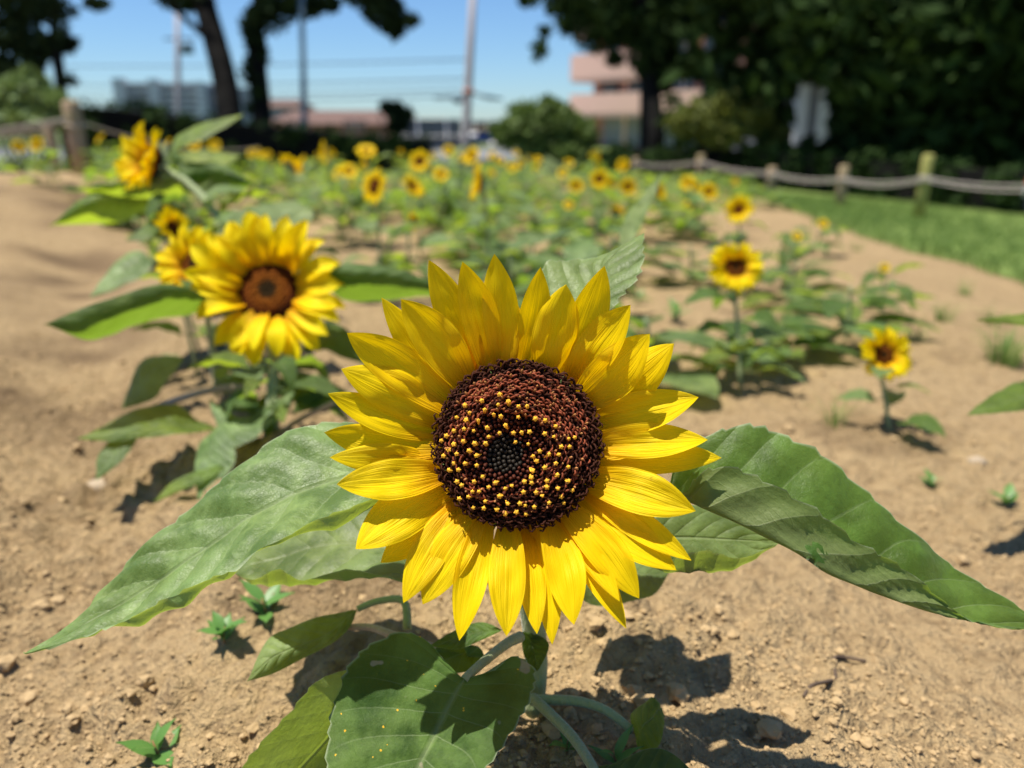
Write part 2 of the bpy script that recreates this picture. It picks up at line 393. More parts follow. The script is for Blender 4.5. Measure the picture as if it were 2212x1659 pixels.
tag(link('ground', gme), 'dry sandy tan soil of the flower field, crumbly and open', 'ground', kind='structure')

def fibo_sphere():
    t = (1+5**0.5)/2
    v = [Vector(q).normalized() for q in [(-1, t, 0), (1, t, 0), (-1, -t, 0), (1, -t, 0), (0, -1, t), (0, 1, t), (0, -1, -t), (0, 1, -t), (t, 0, -1), (t, 0, 1), (-t, 0, -1), (-t, 0, 1)]]
    f = [(0, 11, 5), (0, 5, 1), (0, 1, 7), (0, 7, 10), (0, 10, 11), (1, 5, 9), (5, 11, 4), (11, 10, 2), (10, 7, 6), (7, 1, 8), (3, 9, 4), (3, 4, 2), (3, 2, 6), (3, 6, 8), (3, 8, 9), (4, 9, 5), (2, 4, 11), (6, 2, 10), (8, 6, 7), (9, 8, 1)]
    def sub(v, f):
        c = {}; nf = []
        def mp(a, b):
            k = (min(a, b), max(a, b))
            if k not in c: v.append(((v[a]+v[b])/2).normalized()); c[k] = len(v)-1
            return c[k]
        for a, b, d in f:
            x, y, z = mp(a, b), mp(b, d), mp(d, a); nf += [(a, x, z), (b, y, x), (d, z, y), (x, y, z)]
        return v, nf
    return sub(v, f)
ICO_V, ICO_F = fibo_sphere()
ICO_NP = np.array([tuple(v) for v in ICO_V])
def clod_shape(seed, amp=0.5):
    return np.array([tuple(v*(1+amp*noise.noise(v*1.6+Vector((seed*3.1, 0, 0)))+0.35*noise.noise(v*3.4+Vector((0, seed*1.7, 0))))) for v in ICO_V])
CL = [clod_shape(k) for k in range(8)]
cv, cf = [], []; off = 0; ICO_FN = np.array(ICO_F)
cnt = 0
while cnt < 11000:
    d = 0.28*(5.5**RNG.random()); x = RNG.uniform(-0.85, 0.85)*d*1.05; y = d
    if noise.noise(Vector((x*5, y*5, 2.0)))+RNG.uniform(-0.35, 0.35) < -0.05: continue
    s = 0.0010*(1+RNG.pareto(2.6))*(0.8+0.5*d); s = min(s, 0.0078)
    if x > 0.1 and s > 0.0022 and RNG.random() < 0.8: s *= 0.5
    z = gz(x, y)
    q = Quaternion(RNG.normal(size=4)).normalized().to_matrix()
    v = CL[cnt % 8] @ np.array(q).T * s * np.array([1, 1, 0.7]) + np.array([x, y, z+s*0.25])
    cv.append(v); cf.append(ICO_FN+off); off += len(ICO_V); cnt += 1
tag(link('soil_clods', mesh('soil_clods', np.concatenate(cv).tolist(), np.concatenate(cf).tolist(), M['clod'], smooth=False)), 'crumbs and small lumps of dry tan soil strewn over the ground', 'soil clods', kind='stuff')

# ------------------------------------------------------------------ leaves from traced outlines
def leaf_rows(name, rows, vs, mat, parent, origin, nu=30, sub=5, puck=0.0025, serr=0.0, nserr=14, flip=False, wob=0.0):
    """rows: base..tip, each a list of (x,y,d) across the blade. vs: across position (-1..1) of each column"""
    K = len(vs)
    R = []
    for r in rows:
        if len(r) == 3 and not hasattr(r[0], '__len__'): r = [r]*K
        R.append([P(*p) for p in r])
    cols = [[r[k] for r in R] for k in range(K)]
    grid = []; uv = []
    vv = []
    for k in range(K-1):
        for j in range(sub): vv.append((k, j/sub))
    vv.append((K-2, 1.0))
    for i in range(nu+1):
        t = i/nu; line = [crom(c, t) for c in cols]
        for k, f in vv:
            # smooth across
            p0 = line[max(k-1, 0)]; p1 = line[k]; p2 = line[k+1]; p3 = line[min(k+2, K-1)]
            if K > 3 or True:
                p = p1.lerp(p2, f)
                c = 0.5*((2*p1)+(p2-p0)*f+(2*p0-5*p1+4*p2-p3)*f*f+(3*p1-p0-3*p2+p3)*f**3)
                p = p.lerp(c, 0.6)
            grid.append(p); uv.append((t, 0.5+0.5*(vs[k]+(vs[k+1]-vs[k])*f)))
    W = len(vv)
    G = np.array([tuple(p) for p in grid]).reshape(nu+1, W, 3)
    U = np.array(uv).reshape(nu+1, W, 2)
    du = np.gradient(G, axis=0); dv = np.gradient(G, axis=1); N = np.cross(du, dv)
    N /= np.linalg.norm(N, axis=2, keepdims=True)+1e-9
    half = N[:, :max(2, W//2)].reshape(-1, 3).mean(0); flip = (half @ np.array([0, -0.5, 1.0])) < 0
    if flip: N = -N
    av = np.abs(U[..., 1]*2-1); t = U[..., 0]
    q = np.abs(np.sin(np.pi*(t*8-av*1.9)))*np.sin(np.pi*np.clip(av, 0, 1))**0.7*np.sin(np.pi*np.clip(t, 0, 1))**0.5
    sd = len(bpy.data.meshes) % 97
    nzv = np.array([[noise.noise(Vector((G[i, j, 0]*38+sd, G[i, j, 1]*38, G[i, j, 2]*38))) for j in range(W)] for i in range(nu+1)])
    G = G+N*(puck*(q-0.4)+puck*1.1*nzv*np.sin(np.pi*np.clip(t, 0.02, 0.98)))[..., None]
    if serr:
        for j0, j1 in ((0, 1), (W-1, W-2)):
            e = G[:, j0]-G[:, j1]; e /= np.linalg.norm(e, axis=1, keepdims=True)+1e-9
            tt = U[:, j0, 0]; saw = ((tt*nserr+0.13*np.sin(tt*40)) % 1.0)
            G[:, j0] += e*(serr*(saw-0.3)*np.sin(np.pi*np.clip(tt, 0, 1))**0.6)[:, None]
    V = G.reshape(-1, 3)-np.array(tuple(origin))
    idx = np.arange((nu+1)*W).reshape(nu+1, W)
    F = np.stack([idx[:-1, :-1], idx[1:, :-1], idx[1:, 1:], idx[:-1, 1:]], -1).reshape(-1, 4)
    # face the top side upwards
    c = N.reshape(-1, 3)
    if flip: F = F[:, ::-1]
    return link(name, mesh(name, V.tolist(), F.tolist(), mat, U.reshape(-1, 2)), parent)

def tube_px(name, pts, rs, mat, parent, origin, n=8):
    b = MB(); w = [P(*p) for p in pts]; N = max(6, 4*(len(w)-1))
    cc = [crom(w, i/N) for i in range(N+1)]
    rr = [rs[0]+(rs[1]-rs[0])*i/N for i in range(N+1)] if hasattr(rs, '__len__') else rs
    b.tube([c-Vector(origin) for c in cc], rr, n)
    return b.obj(name, mat, parent)

# ------------------------------------------------------------------ MAIN SUNFLOWER
gp, gd = ground_hit(1150, 1512)
mo = Vector((gp.x, gp.y, gz(gp.x, gp.y)-0.004))
main = thing('sunflower_plant', 'largest sunflower, in sharp focus, its dark brown disc dotted with tiny yellow pollen stars', 'sunflower', mo)
D0 = 0.42
HC = P(1118, 962, D0)
fn = Vector((0.0, -math.cos(rad(29)), math.sin(rad(29)))).normalized()
fr = Vector((0, 0, 1)).cross(fn).normalized(); fr = fr if fr.x > 0 else -fr
fu = fn.cross(fr).normalized(); fu = fu if fu.z > 0 else -fu
CAMP = Vector((0, 0, CAMZ))
def on_plane(x, y, w):
    dr = (P(x, y, 1.0)-CAMP); o = HC+fn*w
    t = (o-CAMP).dot(fn)/dr.dot(fn)
    return CAMP+dr*t
PX = D0/FPX
# stem of the main plant
sb = MB()
hb = HC-fn*0.030
spts = [mo, mo+Vector((0.002, 0.006, 0.05)), Vector((hb.x, hb.y+0.012, hb.z-0.055)), hb+Vector((0, 0.010, -0.012)), hb]
sb.tube([crom([p-mo for p in spts], i/16) for i in range(17)], [0.0075+0.001*(i > 12) for i in range(17)], 12)
sb.obj('stem', M['stem'], main)

head = link('flower_head', None, main, HC-mo)
def calyx_mesh(r, h, n=26, mats=None, seg=24):
    b = MB(); vs = []
    prof = [(0.16, -h), (0.5, -h*0.86), (0.92, -h*0.45), (1.0, -h*0.05)]
    for pr, pz in prof:
        for j in range(seg): a = 2*math.pi*j/seg; vs.append((pr*r*math.cos(a), pr*r*math.sin(a), pz))
    fs = [(i*seg+j, i*seg+(j+1) % seg, (i+1)*seg+(j+1) % seg, (i+1)*seg+j) for i in range(3) for j in range(seg)]
    fs.append(tuple(range(seg-1, -1, -1)))
    b.add(vs, fs)
    for k in range(n):
        a = 2*math.pi*(k+random.uniform(-.2, .2))/n; L = r*random.uniform(.55, .8); w = r*0.15
        c = Vector((math.cos(a), math.sin(a), 0)); t = Vector((-c.y, c.x, 0))
        p0 = c*r*0.86+Vector((0, 0, -h*0.5)); p1 = c*(r*1.0+L*0.45)+Vector((0, 0, -h*0.32)); p2 = c*(r*1.0+L)+Vector((0, 0, -h*0.1-random.random()*h*0.5))
        b.add([p0-t*w, p0+t*w, p1+t*w*0.8, p1-t*w*0.8, p2], [(0, 1, 2, 3), (3, 2, 4)])
    return mesh('calyx', b.v, b.f, M['calyx'])
def frame_quat(n, up=Vector((0, 0, 1))):
    x = up.cross(n)
    x = Vector((1, 0, 0)) if x.length < 1e-4 else x.normalized()
    y = n.cross(x)
    return Matrix((x, y, n)).transposed().to_quaternion()
QH = frame_quat(fn)
DR = 163*PX     # disc radius
link('calyx', calyx_mesh(DR*1.02, 0.022), head, -fn*0.008, QH)

# petals: (tip x,y, base x,y, width px, layer, tip lift, mid bulge)
PET = [
 (1068, 548, 1088, 800, 76, 1), (1168, 577, 1128, 795, 66, -1), (1223, 614, 1172, 812, 92, 2), (1306, 574, 1222, 815, 80, -1),
 (1362, 658, 1238, 832, 88, 0), (1404, 721, 1250, 872, 98, 2), (1456, 742, 1275, 890, 90, -1), (1509, 858, 1270, 915, 84, 0),
 (1529, 950, 1275, 960, 72, 2), (1559, 989, 1272, 1003, 70, -1), (1503, 1104, 1268, 1035, 88, 2), (1494, 1211, 1262, 1058, 60, -2),
 (1461, 1232, 1250, 1075, 82, -1), (1381, 1293, 1222, 1098, 78, 2), (1353, 1358, 1206, 1110, 58, -1), (1339, 1300, 1200, 1105, 50, -2),
 (1240, 1350, 1186, 1120, 78, 1), (1193, 1393, 1160, 1125, 56, -1), (1160, 1370, 1130, 1128, 58, -2), (1094, 1375, 1098, 1128, 74, 2),
 (992, 1384, 1050, 1112, 68, -1), (913, 1306, 1036, 1105, 84, 1), (871, 1303, 1000, 1085, 74, -1), (822, 1216, 985, 1070, 74, -2), (768, 1186, 968, 1052, 100, 0),
 (727, 1046, 955, 1022, 84, 2), (712, 988, 955, 1000, 62, -1), (700, 934, 958, 965, 76, 0), (708, 850, 955, 935, 72, -1), (737, 797, 962, 908, 92, 1),
 (749, 719, 975, 880, 92, 2), (824, 643, 985, 858, 66, -2), (866, 646, 1010, 832, 94, 1), (926, 561, 1030, 812, 78, -1), (999, 565, 1058, 800, 78, 0),
 (1000, 686, 1040, 800, 52, -3), (1046, 650, 1078, 795, 46, -3), (1116, 655, 1112, 795, 50, -3), (978, 740, 1018, 822, 60, -3), (1208, 690, 1200, 810, 60, -3),
 (1290, 770, 1240, 840, 60, -3), (1256, 1265, 1196, 1112, 50, -3), (1140, 1310, 1140, 1125, 50, -3)]
def petal_mesh(T, B, W, lift_mid, cup, side, notch, seed):
    nu, nv = 20, 8
    L = (T-B).length; ax = (T-B).normalized()
    vs, uv = [], []
    nn = (fn-ax*fn.dot(ax)).normalized(); tt = ax.cross(nn).normalized()
    for i in range(nu+1):
        t = i/nu
        if t < 0.5: f = 0.52+0.48*math.sin(math.pi*t/1.0)
        else: f = (1-((t-0.5)/0.5)**2.1)**0.95 if t < 1 else 0
        f = max(f, 0.0)
        hw = W*0.5*f
        c = B+(T-B)*t + nn*(lift_mid*L*math.sin(math.pi*t)) + tt*(side*L*math.sin(math.pi*t))
        for j in range(nv+1):
            v = j/nv*2-1
            edge = abs(v)**2
            ripple = 0.085*noise.noise(Vector((t*5+seed, v*2.2, seed*1.3)))*W
            groove = -0.035*W*math.exp(-(v/0.18)**2)*math.sin(math.pi*min(t*1.05, 1))+0.02*W*math.cos(v*9)*math.sin(math.pi*min(1, t*1.02))
            tw = 0.38*noise.noise(Vector((seed*2.7, t*1.6, 0)))*W*v*f
            p = c+tt*(hw*v)+nn*(cup*W*edge*f+ripple*f+groove*f+tw)
            if t > 0.93: p += ax*(-notch*L*math.exp(-(v/0.35)**2)*(t-0.93)/0.07)
            vs.append(p); uv.append((t, j/nv))
    idx = np.arange((nu+1)*(nv+1)).reshape(nu+1, nv+1)
    F = np.stack([idx[:-1, :-1], idx[1:, :-1], idx[1:, 1:], idx[:-1, 1:]], -1).reshape(-1, 4)
    return vs, F.tolist(), uv
for k, (tx, ty, bx, by, wpx, lay) in enumerate(PET):
    rs = random.Random(100+k)
    ux, uy = tx-1118, 962-ty; ln = math.hypot(ux, uy); cu = uy/ln
    lift = 0.016+0.014*max(cu, 0)+rs.uniform(-0.006, 0.006)-0.004*max(-cu, 0)
    if lay == -3: lift *= 0.25
    wb = -0.004+0.0016*lay; wt = lift+0.0012*lay
    Bp = on_plane(bx, by, wb); Tp = on_plane(tx, ty, wt)
    vs, F, uv = petal_mesh(Tp-HC, Bp-HC, wpx*PX*1.04, rs.uniform(0.0, 0.045)+(0.03 if cu < -0.2 else -0.01), rs.uniform(-0.10, 0.16), rs.uniform(-0.035, 0.035), rs.choice([0, .015, .03, .045]), k*1.7)
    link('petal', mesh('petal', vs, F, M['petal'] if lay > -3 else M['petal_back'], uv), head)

# disc dome + florets
def dome_w(r):   # height above plane, r normalised
    return 0.0125*(1-0.55*r**4)-0.0035*math.exp(-(r/0.25)**2)
db = MB(); vs = []; seg = 48; rings = 14
for i in range(rings+1):
    r = i/rings
    for j in range(seg):
        a = 2*math.pi*j/seg; vs.append(fr*(r*DR*math.cos(a)*0.99)+fu*(r*DR*math.sin(a)*0.99)+fn*(dome_w(r) if i < rings else -0.006))
db.add(vs, [(i*seg+j, i*seg+(j+1) % seg, (i+1)*seg+(j+1) % seg, (i+1)*seg+j) for i in range(rings) for j in range(seg)])
db.obj('disc', M['disc_dark'], head)
fb = MB(); GA = math.pi*(3-5**0.5); NF = 900
STAR = [(1037,922),(930,960),(830,987),(1027,984),(1088,964),(1149,994),(1200,993),(948,1015),(858,1033),(1001,1043),(1043,1053),(781,1060),(837,1075),(909,1078),(1147,1058),(1249,1067),(1307,1077),(1071,1107),(962,1121),(1370,1112),(765,1140),(825,1129),(882,1140),(1036,1154),(1119,1153),(1167,1150),(1214,1147),(1305,1158),(1359,1175),(720,1170),(971,1176),(1447,1187),(1483,1180),(690,1200),(763,1220),(820,1203),(888,1216),(953,1216),(1131,1208),(1206,1219),(733,1253),(855,1260),(1403,1236),(1452,1236),(1275,1262),(703,1291),(781,1279),(898,1289),(1236,1292),(1330,1281),(1389,1283),(1257,1322),(1371,1336),(762,1335),(831,1337),(900,1348),(1445,1357),(1304,1361),(735,1375),(791,1374),(1233,1380),(1379,1405),(935,1416),(1226,1421),(783,1445),(885,1445),(1010,1452),(1184,1445),(1318,1440),(1445,1441),(811,1467),(971,1478),(1069,1487),(1110,1470),(1317,1477),(1226,1452),(1383,1485),(875,1505),(914,1504),(1178,1508),(1253,1510),(1468,1497),(851,1536),(797,1547),(1036,1532),(1290,1529),(1403,1535),(951,1563),(1085,1577),(1157,1576),(1190,1588),(1243,1597),(1330,1572),(943,1605),(1020,1612),(880,1602),(1417,1573),(1136,1628),(1070,1637),(1193,1640)]
def tubeo(pts, rs, mi, n=5): fb.tube(pts, rs, n, mi)
for i in range(NF):
    r = math.sqrt((i+0.5)/NF); a = i*GA
    rj = random.Random(i)
    rho = fr*math.cos(a)+fu*math.sin(a)
    p = rho*(r*DR)+fn*dome_w(r)
    rz = ((p-fn*p.dot(fn))-(fr*-0.0065+fu*-0.0055)).length/DR
    up = (fn+rho*(0.15+0.85*r**3)+Vector((rj.uniform(-.2, .2), rj.uniform(-.2, .2), rj.uniform(-.2, .2)))).normalized()
    if rz < 0.24:
        s = 0.0013; tubeo([p-up*0.001, p+up*0.0016, p+up*0.0026, p+up*0.0030], [s, s, s*0.7, s*0.1], 0)
    elif rz < 0.50:
        s = 0.0010; L = rj.uniform(0.002, 0.0045); tubeo([p-up*0.001, p+up*L*0.7, p+up*L], [s, s*1.1, s*0.25], 1)
    else:
        # open floret: tube and a pair of recurved stigma lobes
        s = 0.00070; L = rj.uniform(0.0036, 0.0068)*(1.0 if r < 0.9 else 1.2)
        q = p+up*L*0.55
        tubeo([p-up*0.001, p+up*L*0.3, q], [s*1.7, s*1.5, s*1.2], 1 if r < 0.86 else 5)
        top = math.sin(a) > 0.05
        side = up.cross(rho).normalized()
        hot = (r < 0.87) and (rj.random() < (0.75 if top else 0.45))
        for sg in (-1, 1):
            dr_ = (side*sg*0.6+rho*rj.uniform(-.2, .7)+up*0.8).normalized()
            c1 = q+dr_*L*0.30; c2 = c1+(dr_+side*sg*0.8+up*0.2).normalized()*L*0.28; c3 = c2+(side*sg-up*0.7).normalized()*L*0.22
            mi = 2 if (r < 0.9 and hot) else 5
            tubeo([q, c1, c2, c3], [s*0.95, s*0.9, s*0.8, s*0.55], mi, 4)
        if hot and rj.random() < 0.55:
            tubeo([q+up*L*0.1, q+up*L*0.45, q+up*L*0.62], [s*0.8, s*1.1, s*0.4], 3, 4)
# pointed dark scales round the rim
for k in range(150):
    a = 2*math.pi*k/150+random.uniform(-.02, .02); rho = fr*math.cos(a)+fu*math.sin(a); t = fn.cross(rho)
    for q in range(2):
        p = rho*DR*random.uniform(0.95, 1.0)+fn*random.uniform(0.001, 0.006)
        L = random.uniform(0.004, 0.0085); d = (rho*random.uniform(.5, 1.2)+fn*random.uniform(.4, 1)+t*random.uniform(-.6, .6)).normalized()
        s = 0.0007; tubeo([p, p+d*L*0.55, p+d*L*0.8, p+d*L], [s, s*0.9, s*1.3, s*0.2], 5, 4)
tag(fb.obj('florets', [M['bud'], M['tube'], M['curl'], M['curl_tip'], M['pollen'], M['rimbrown']], head), None, None, kind='stuff')
# pollen stars
sm = MB(); vs = []
for k in range(10):
    a = math.pi*k/5; rr = 0.00190 if k % 2 == 0 else 0.00120
    vs.append((rr*math.cos(a), rr*math.sin(a), 0.0002 if k % 2 == 0 else 0.0005))
vs += [(v[0]*0.85, v[1]*0.85, v[2]-0.0008) for v in vs[:10]]+[(0, 0, 0.0011), (0, 0, -0.006)]
fs = [(k, (k+1) % 10, 20) for k in range(10)]+[(k, k+10, (k+1) % 10+10, (k+1) % 10) for k in range(10)]+[(10+(k+1) % 10, 10+k, 21) for k in range(10)]
sm.add(vs, fs); star_me = mesh('stamen', sm.v, sm.f, M['pollen'], smooth=False)
so = None
for k, (sx, sy) in enumerate(STAR[:100]):
    X, Y = 1117+(737+sx/3-1117)*1.09, 962+(553+sy/3-962)*1.08
    p = on_plane(X, Y, 0.0125)-HC; r = min(1, (p-fn*p.dot(fn)).length/DR)
    p = on_plane(X, Y, dome_w(r)+0.0066)-HC
    rj = random.Random(k+55)
    nrm = (fn+(p-fn*p.dot(fn))*8+Vector((rj.uniform(-.3, .3), rj.uniform(-.3, .3), rj.uniform(-.3, .3)))).normalized()
    so = bpy.data.objects.new('stamen', star_me); COL.objects.link(so); so.parent = head; so.location = p
    so.rotation_mode = 'QUATERNION'; so.rotation_quaternion = frame_quat(nrm) @ Quaternion((0, 0, 1), rj.uniform(0, 6)); so.scale = (rj.uniform(.58, .86),)*2+(rj.uniform(.9, 1.4),)

ML = lambda *a, **k: leaf_rows('leaf', *a, parent=main, origin=mo, **k)
# left long leaf (A far edge, M midrib, F fold, B near margin curled up)
ML([(905, 1035, .462),
    [(800, 925, .478), (830, 1000, .455), (845, 1069, .425), (845, 1060, .421)],
    [(737, 908, .478), (735, 1028, .450), (752, 1123, .414), (754, 1093, .409)],
    [(663, 918, .474), (655, 1055, .444), (690, 1148, .409), (690, 1118, .403)],
    [(603, 942, .470), (595, 1082, .440), (622, 1166, .405), (615, 1160, .400)],
    [(523, 1003, .462), (535, 1112, .436), (548, 1196, .404), (545, 1192, .400)],
    [(467, 1053, .456), (472, 1160, .432), (480, 1250, .402), (480, 1233, .397)],
    [(413, 1100, .450), (418, 1200, .428), (425, 1290, .401), (425, 1262, .396)],
    [(350, 1143, .444), (350, 1244, .425), (360, 1322, .400), (360, 1292, .396)],
    [(283, 1203, .437), (285, 1282, .421), (305, 1344, .400), (305, 1318, .396)],
    [(213, 1269, .430), (220, 1320, .416), (235, 1355, .399), (235, 1348, .396)],
    [(173, 1323, .422), (172, 1350, .410), (185, 1374, .398), (185, 1369, .396)],
    [(100, 1379, .412), (105, 1385, .406), (110, 1392, .398), (110, 1391, .397)],
    (50, 1408, .400)], [-1, 0, .8, 1], M['leaf_pale'], nu=96, sub=9, puck=0.0040, serr=0.0036, nserr=14, flip=True)
# right long leaf, folded
ML([(1440, 1060, .452),
    [(1470, 960, .430), (1478, 1080, .436), (1482, 1060, .428)],
    [(1532, 940, .428), (1520, 1098, .418), (1510, 1028, .419)],
    [(1590, 922, .427), (1570, 1118, .412), (1560, 1010, .414)],
    [(1645, 921, .426), (1640, 1152, .407), (1625, 1028, .410)],
    [(1700, 943, .423), (1700, 1180, .403), (1690, 1062, .406)],
    [(1760, 972, .421), (1775, 1229, .400), (1760, 1103, .403)],
    [(1837, 1030, .419), (1858, 1268, .402), (1838, 1164, .402)],
    [(1900, 1083, .417), (1920, 1290, .400), (1900, 1198, .401)],
    [(1965, 1139, .415), (1975, 1309, .398), (1965, 1240, .399)],
    [(2042, 1203, .418), (2040, 1326, .397), (2025, 1290, .397)],
    [(2110, 1252, .413), (2100, 1340, .397), (2090, 1334, .396)],
    [(2190, 1298, .408), (2180, 1352, .398), (2175, 1350, .395)],
    (2260, 1352, .404)], [-1, 0, 1], M['leaf'], nu=84, sub=8, puck=0.0034, serr=0.0036, nserr=15, flip=False)
# upper leaf behind the bloom
ML([(1180, 800, 0.450),
    [(1140, 700, 0.465), (1230, 740, 0.455), (1275, 730, 0.450)],
    [(1172, 578, 0.480), (1272, 665, 0.467), (1309, 677, 0.455)],
    [(1222, 563, 0.485), (1292, 610, 0.473), (1352, 626, 0.460)],
    [(1287, 555, 0.487), (1308, 570, 0.479), (1384, 576, 0.467)],
    [(1356, 523, 0.491), (1352, 528, 0.486), (1388, 528, 0.477)],
    (1391, 503, 0.495)], [-1, 0, 1], M['leaf_pale'], nu=48, sub=6, puck=0.0012, serr=0.0035, nserr=12, flip=False)
# pale broad leaf under the left one
ML([(905, 1262, .49),
    [(870, 1090, .55), (850, 1190, .52), (815, 1247, .495), (815, 1238, .488)],
    [(765, 1050, .57), (750, 1170, .53), (742, 1256, .50), (742, 1228, .488)],
    [(670, 1085, .575), (670, 1180, .535), (660, 1259, .505), (655, 1252, .495)],
    [(600, 1135, .57), (600, 1200, .535), (590, 1266, .505), (602, 1226, .49)],
    [(550, 1180, .555), (545, 1215, .53), (543, 1257, .51), (548, 1248, .50)],
    (508, 1236, .53)], [-1, 0, .8, 1], M['leaf_pale'], nu=40, sub=5, puck=0.003, serr=0.002, nserr=12, flip=True)
# heart shaped leaf in front
ML([[(955, 1424, .444), (1003, 1466, .440), (1070, 1450, .440)],
    [(915, 1380, .450), (998, 1476, .439), (1112, 1419, .446)],
    [(862, 1366, .452), (988, 1492, .437), (1150, 1440, .444)],
    [(790, 1400, .446), (970, 1525, .432), (1152, 1475, .436)],
    [(750, 1445, .438), (950, 1564, .426), (1138, 1522, .427)],
    [(725, 1510, .428), (928, 1608, .419), (1108, 1574, .418)],
    [(712, 1580, .418), (904, 1655, .411), (1062, 1640, .408)],
    [(706, 1660, .405), (880, 1720, .402), (1005, 1712, .398)],
    [(722, 1760, .395), (860, 1800, .393), (930, 1800, .388)],
    (835, 1880, .380)], [-1, 0, 1], M['leaf_speck'], nu=64, sub=8, puck=0.002, serr=0.0028, nserr=16, flip=True)
tube_px('petiole', [(1003, 1467, .441), (1050, 1425, .452), (1095, 1390, .466), (1125, 1375, .476)], (0.0026, 0.0034), M['stem_pale'], main, mo)
# pale yellow green leaf lower left
ML([(775, 1440, .462),
    [(690, 1468, .418), (765, 1490, .440), (830, 1480, .465)],
    [(640, 1525, .406), (720, 1580, .432), (800, 1590, .455)],
    [(560, 1612, .394), (640, 1670, .418), (760, 1690, .442)],
    [(512, 1685, .386), (560, 1760, .405), (660, 1780, .425)],
    (500, 1840, .38)], [-1, 0, 1], M['leaf_young'], nu=36, sub=5, puck=0.0004, serr=0.0025, nserr=10, flip=True)
# folded leaf at the left on a bent petiole
ML([(772, 1316, .53),
    [(735, 1321, .53), (750, 1330, .522), (758, 1348, .515)],
    [(690, 1330, .525), (702, 1372, .512), (725, 1385, .512)],
    [(628, 1352, .52), (622, 1402, .505), (640, 1433, .508)],
    [(575, 1382, .512), (575, 1430, .50), (585, 1458, .502)],
    (532, 1474, .495)], [-1, 0, 1], M['leaf_pale'], nu=30, sub=5, puck=0.002, flip=True)
tube_px('petiole', [(772, 1316, .53), (815, 1299, .535), (872, 1298, .535), (880, 1360, .525)], (0.0022, 0.003), M['stem'], main, mo)
tube_px('petiole', [(752, 1355, .52), (800, 1355, .52), (850, 1372, .51), (1000, 1420, .50)], (0.002, 0.003), M['petiole_pink'], main, mo)
# right leaf behind
ML([(1370, 1190, .462),
    [(1410, 1090, .475), (1410, 1165, .468), (1420, 1232, .462), (1420, 1212, .458)],
    [(1500, 1090, .480), (1500, 1160, .470), (1510, 1239, .463), (1512, 1190, .456)],
    [(1590, 1118, .480), (1590, 1165, .472), (1600, 1222, .465), (1602, 1202, .460)],
    (1682, 1170, .474)], [-1, 0, .8, 1], M['leaf_pale'], nu=36, sub=5, puck=0.003, serr=0.002, nserr=9, flip=False)
ML([(1225, 1262, .51),
    [(1290, 1200, .56), (1300, 1250, .545), (1285, 1308, .53)],
    [(1370, 1195, .57), (1372, 1240, .55), (1372, 1294, .535)],
    [(1420, 1213, .57), (1421, 1240, .555), (1418, 1277, .54)],
    (1447, 1234, .56)], [-1, 0, 1], M['leaf_pale'], nu=26, sub=4, puck=0.003, flip=False)
ML([(1085, 1360, .48),
    [(1040, 1343, .49), (1030, 1365, .485), (1030, 1387, .478)],
    [(980, 1360, .492), (976, 1380, .485), (985, 1402, .478)],
    (928, 1394, .485)], [-1, 0, 1], M['leaf'], nu=20, sub=4, puck=0.002, flip=True)
ML([(1128, 1365, .49),
    [(1126, 1400, .495), (1148, 1395, .492), (1178, 1382, .49)],
    [(1136, 1430, .49), (1156, 1425, .487), (1182, 1408, .485)],
    (1160, 1450, .48)], [-1, 0, 1], M['leaf_dark'], nu=20, sub=4, puck=0.002, flip=False)
ML([(1010, 1420, .49),
    [(990, 1385, .50), (1030, 1400, .495), (1060, 1430, .487)],
    [(940, 1400, .50), (960, 1425, .492), (1000, 1450, .482)],
    (905, 1450, .485)], [-1, 0, 1], M['leaf_dark'], nu=20, sub=4, puck=0.002, flip=True)
# low leaves on the lower right
tube_px('petiole', [(1150, 1508, .492), (1167, 1522, .486), (1238, 1593, .462), (1284, 1664, .440)], (0.0036, 0.003), M['stem_pale'], main, mo)
ML([(1270, 1655, .441),
    [(1325, 1648, .447), (1335, 1690, .432), (1330, 1740, .42)],
    [(1400, 1614, .45), (1420, 1690, .432), (1420, 1770, .418)],
    [(1462, 1632, .447), (1480, 1700, .432), (1480, 1750, .42)],
    (1560, 1740, .425)], [-1, 0, 1], M['leaf_dark'], nu=26, sub=5, puck=0.002, flip=False)
tube_px('petiole', [(1145, 1512, .492), (1190, 1512, .49), (1249, 1515, .487), (1308, 1534, .482), (1367, 1579, .474)], (0.0034, 0.0026), M['stem'], main, mo)
ML([(1372, 1592, .472),
    [(1360, 1545, .478), (1385, 1570, .466), (1375, 1618, .463)],
    [(1395, 1515, .480), (1410, 1550, .468), (1415, 1622, .462)],
    [(1412, 1506, .480), (1425, 1530, .472), (1434, 1590, .466)],
    (1436, 1545, .474)], [-1, 0, 1], M['leaf_lime'], nu=22, sub=4, puck=0.002, flip=False)

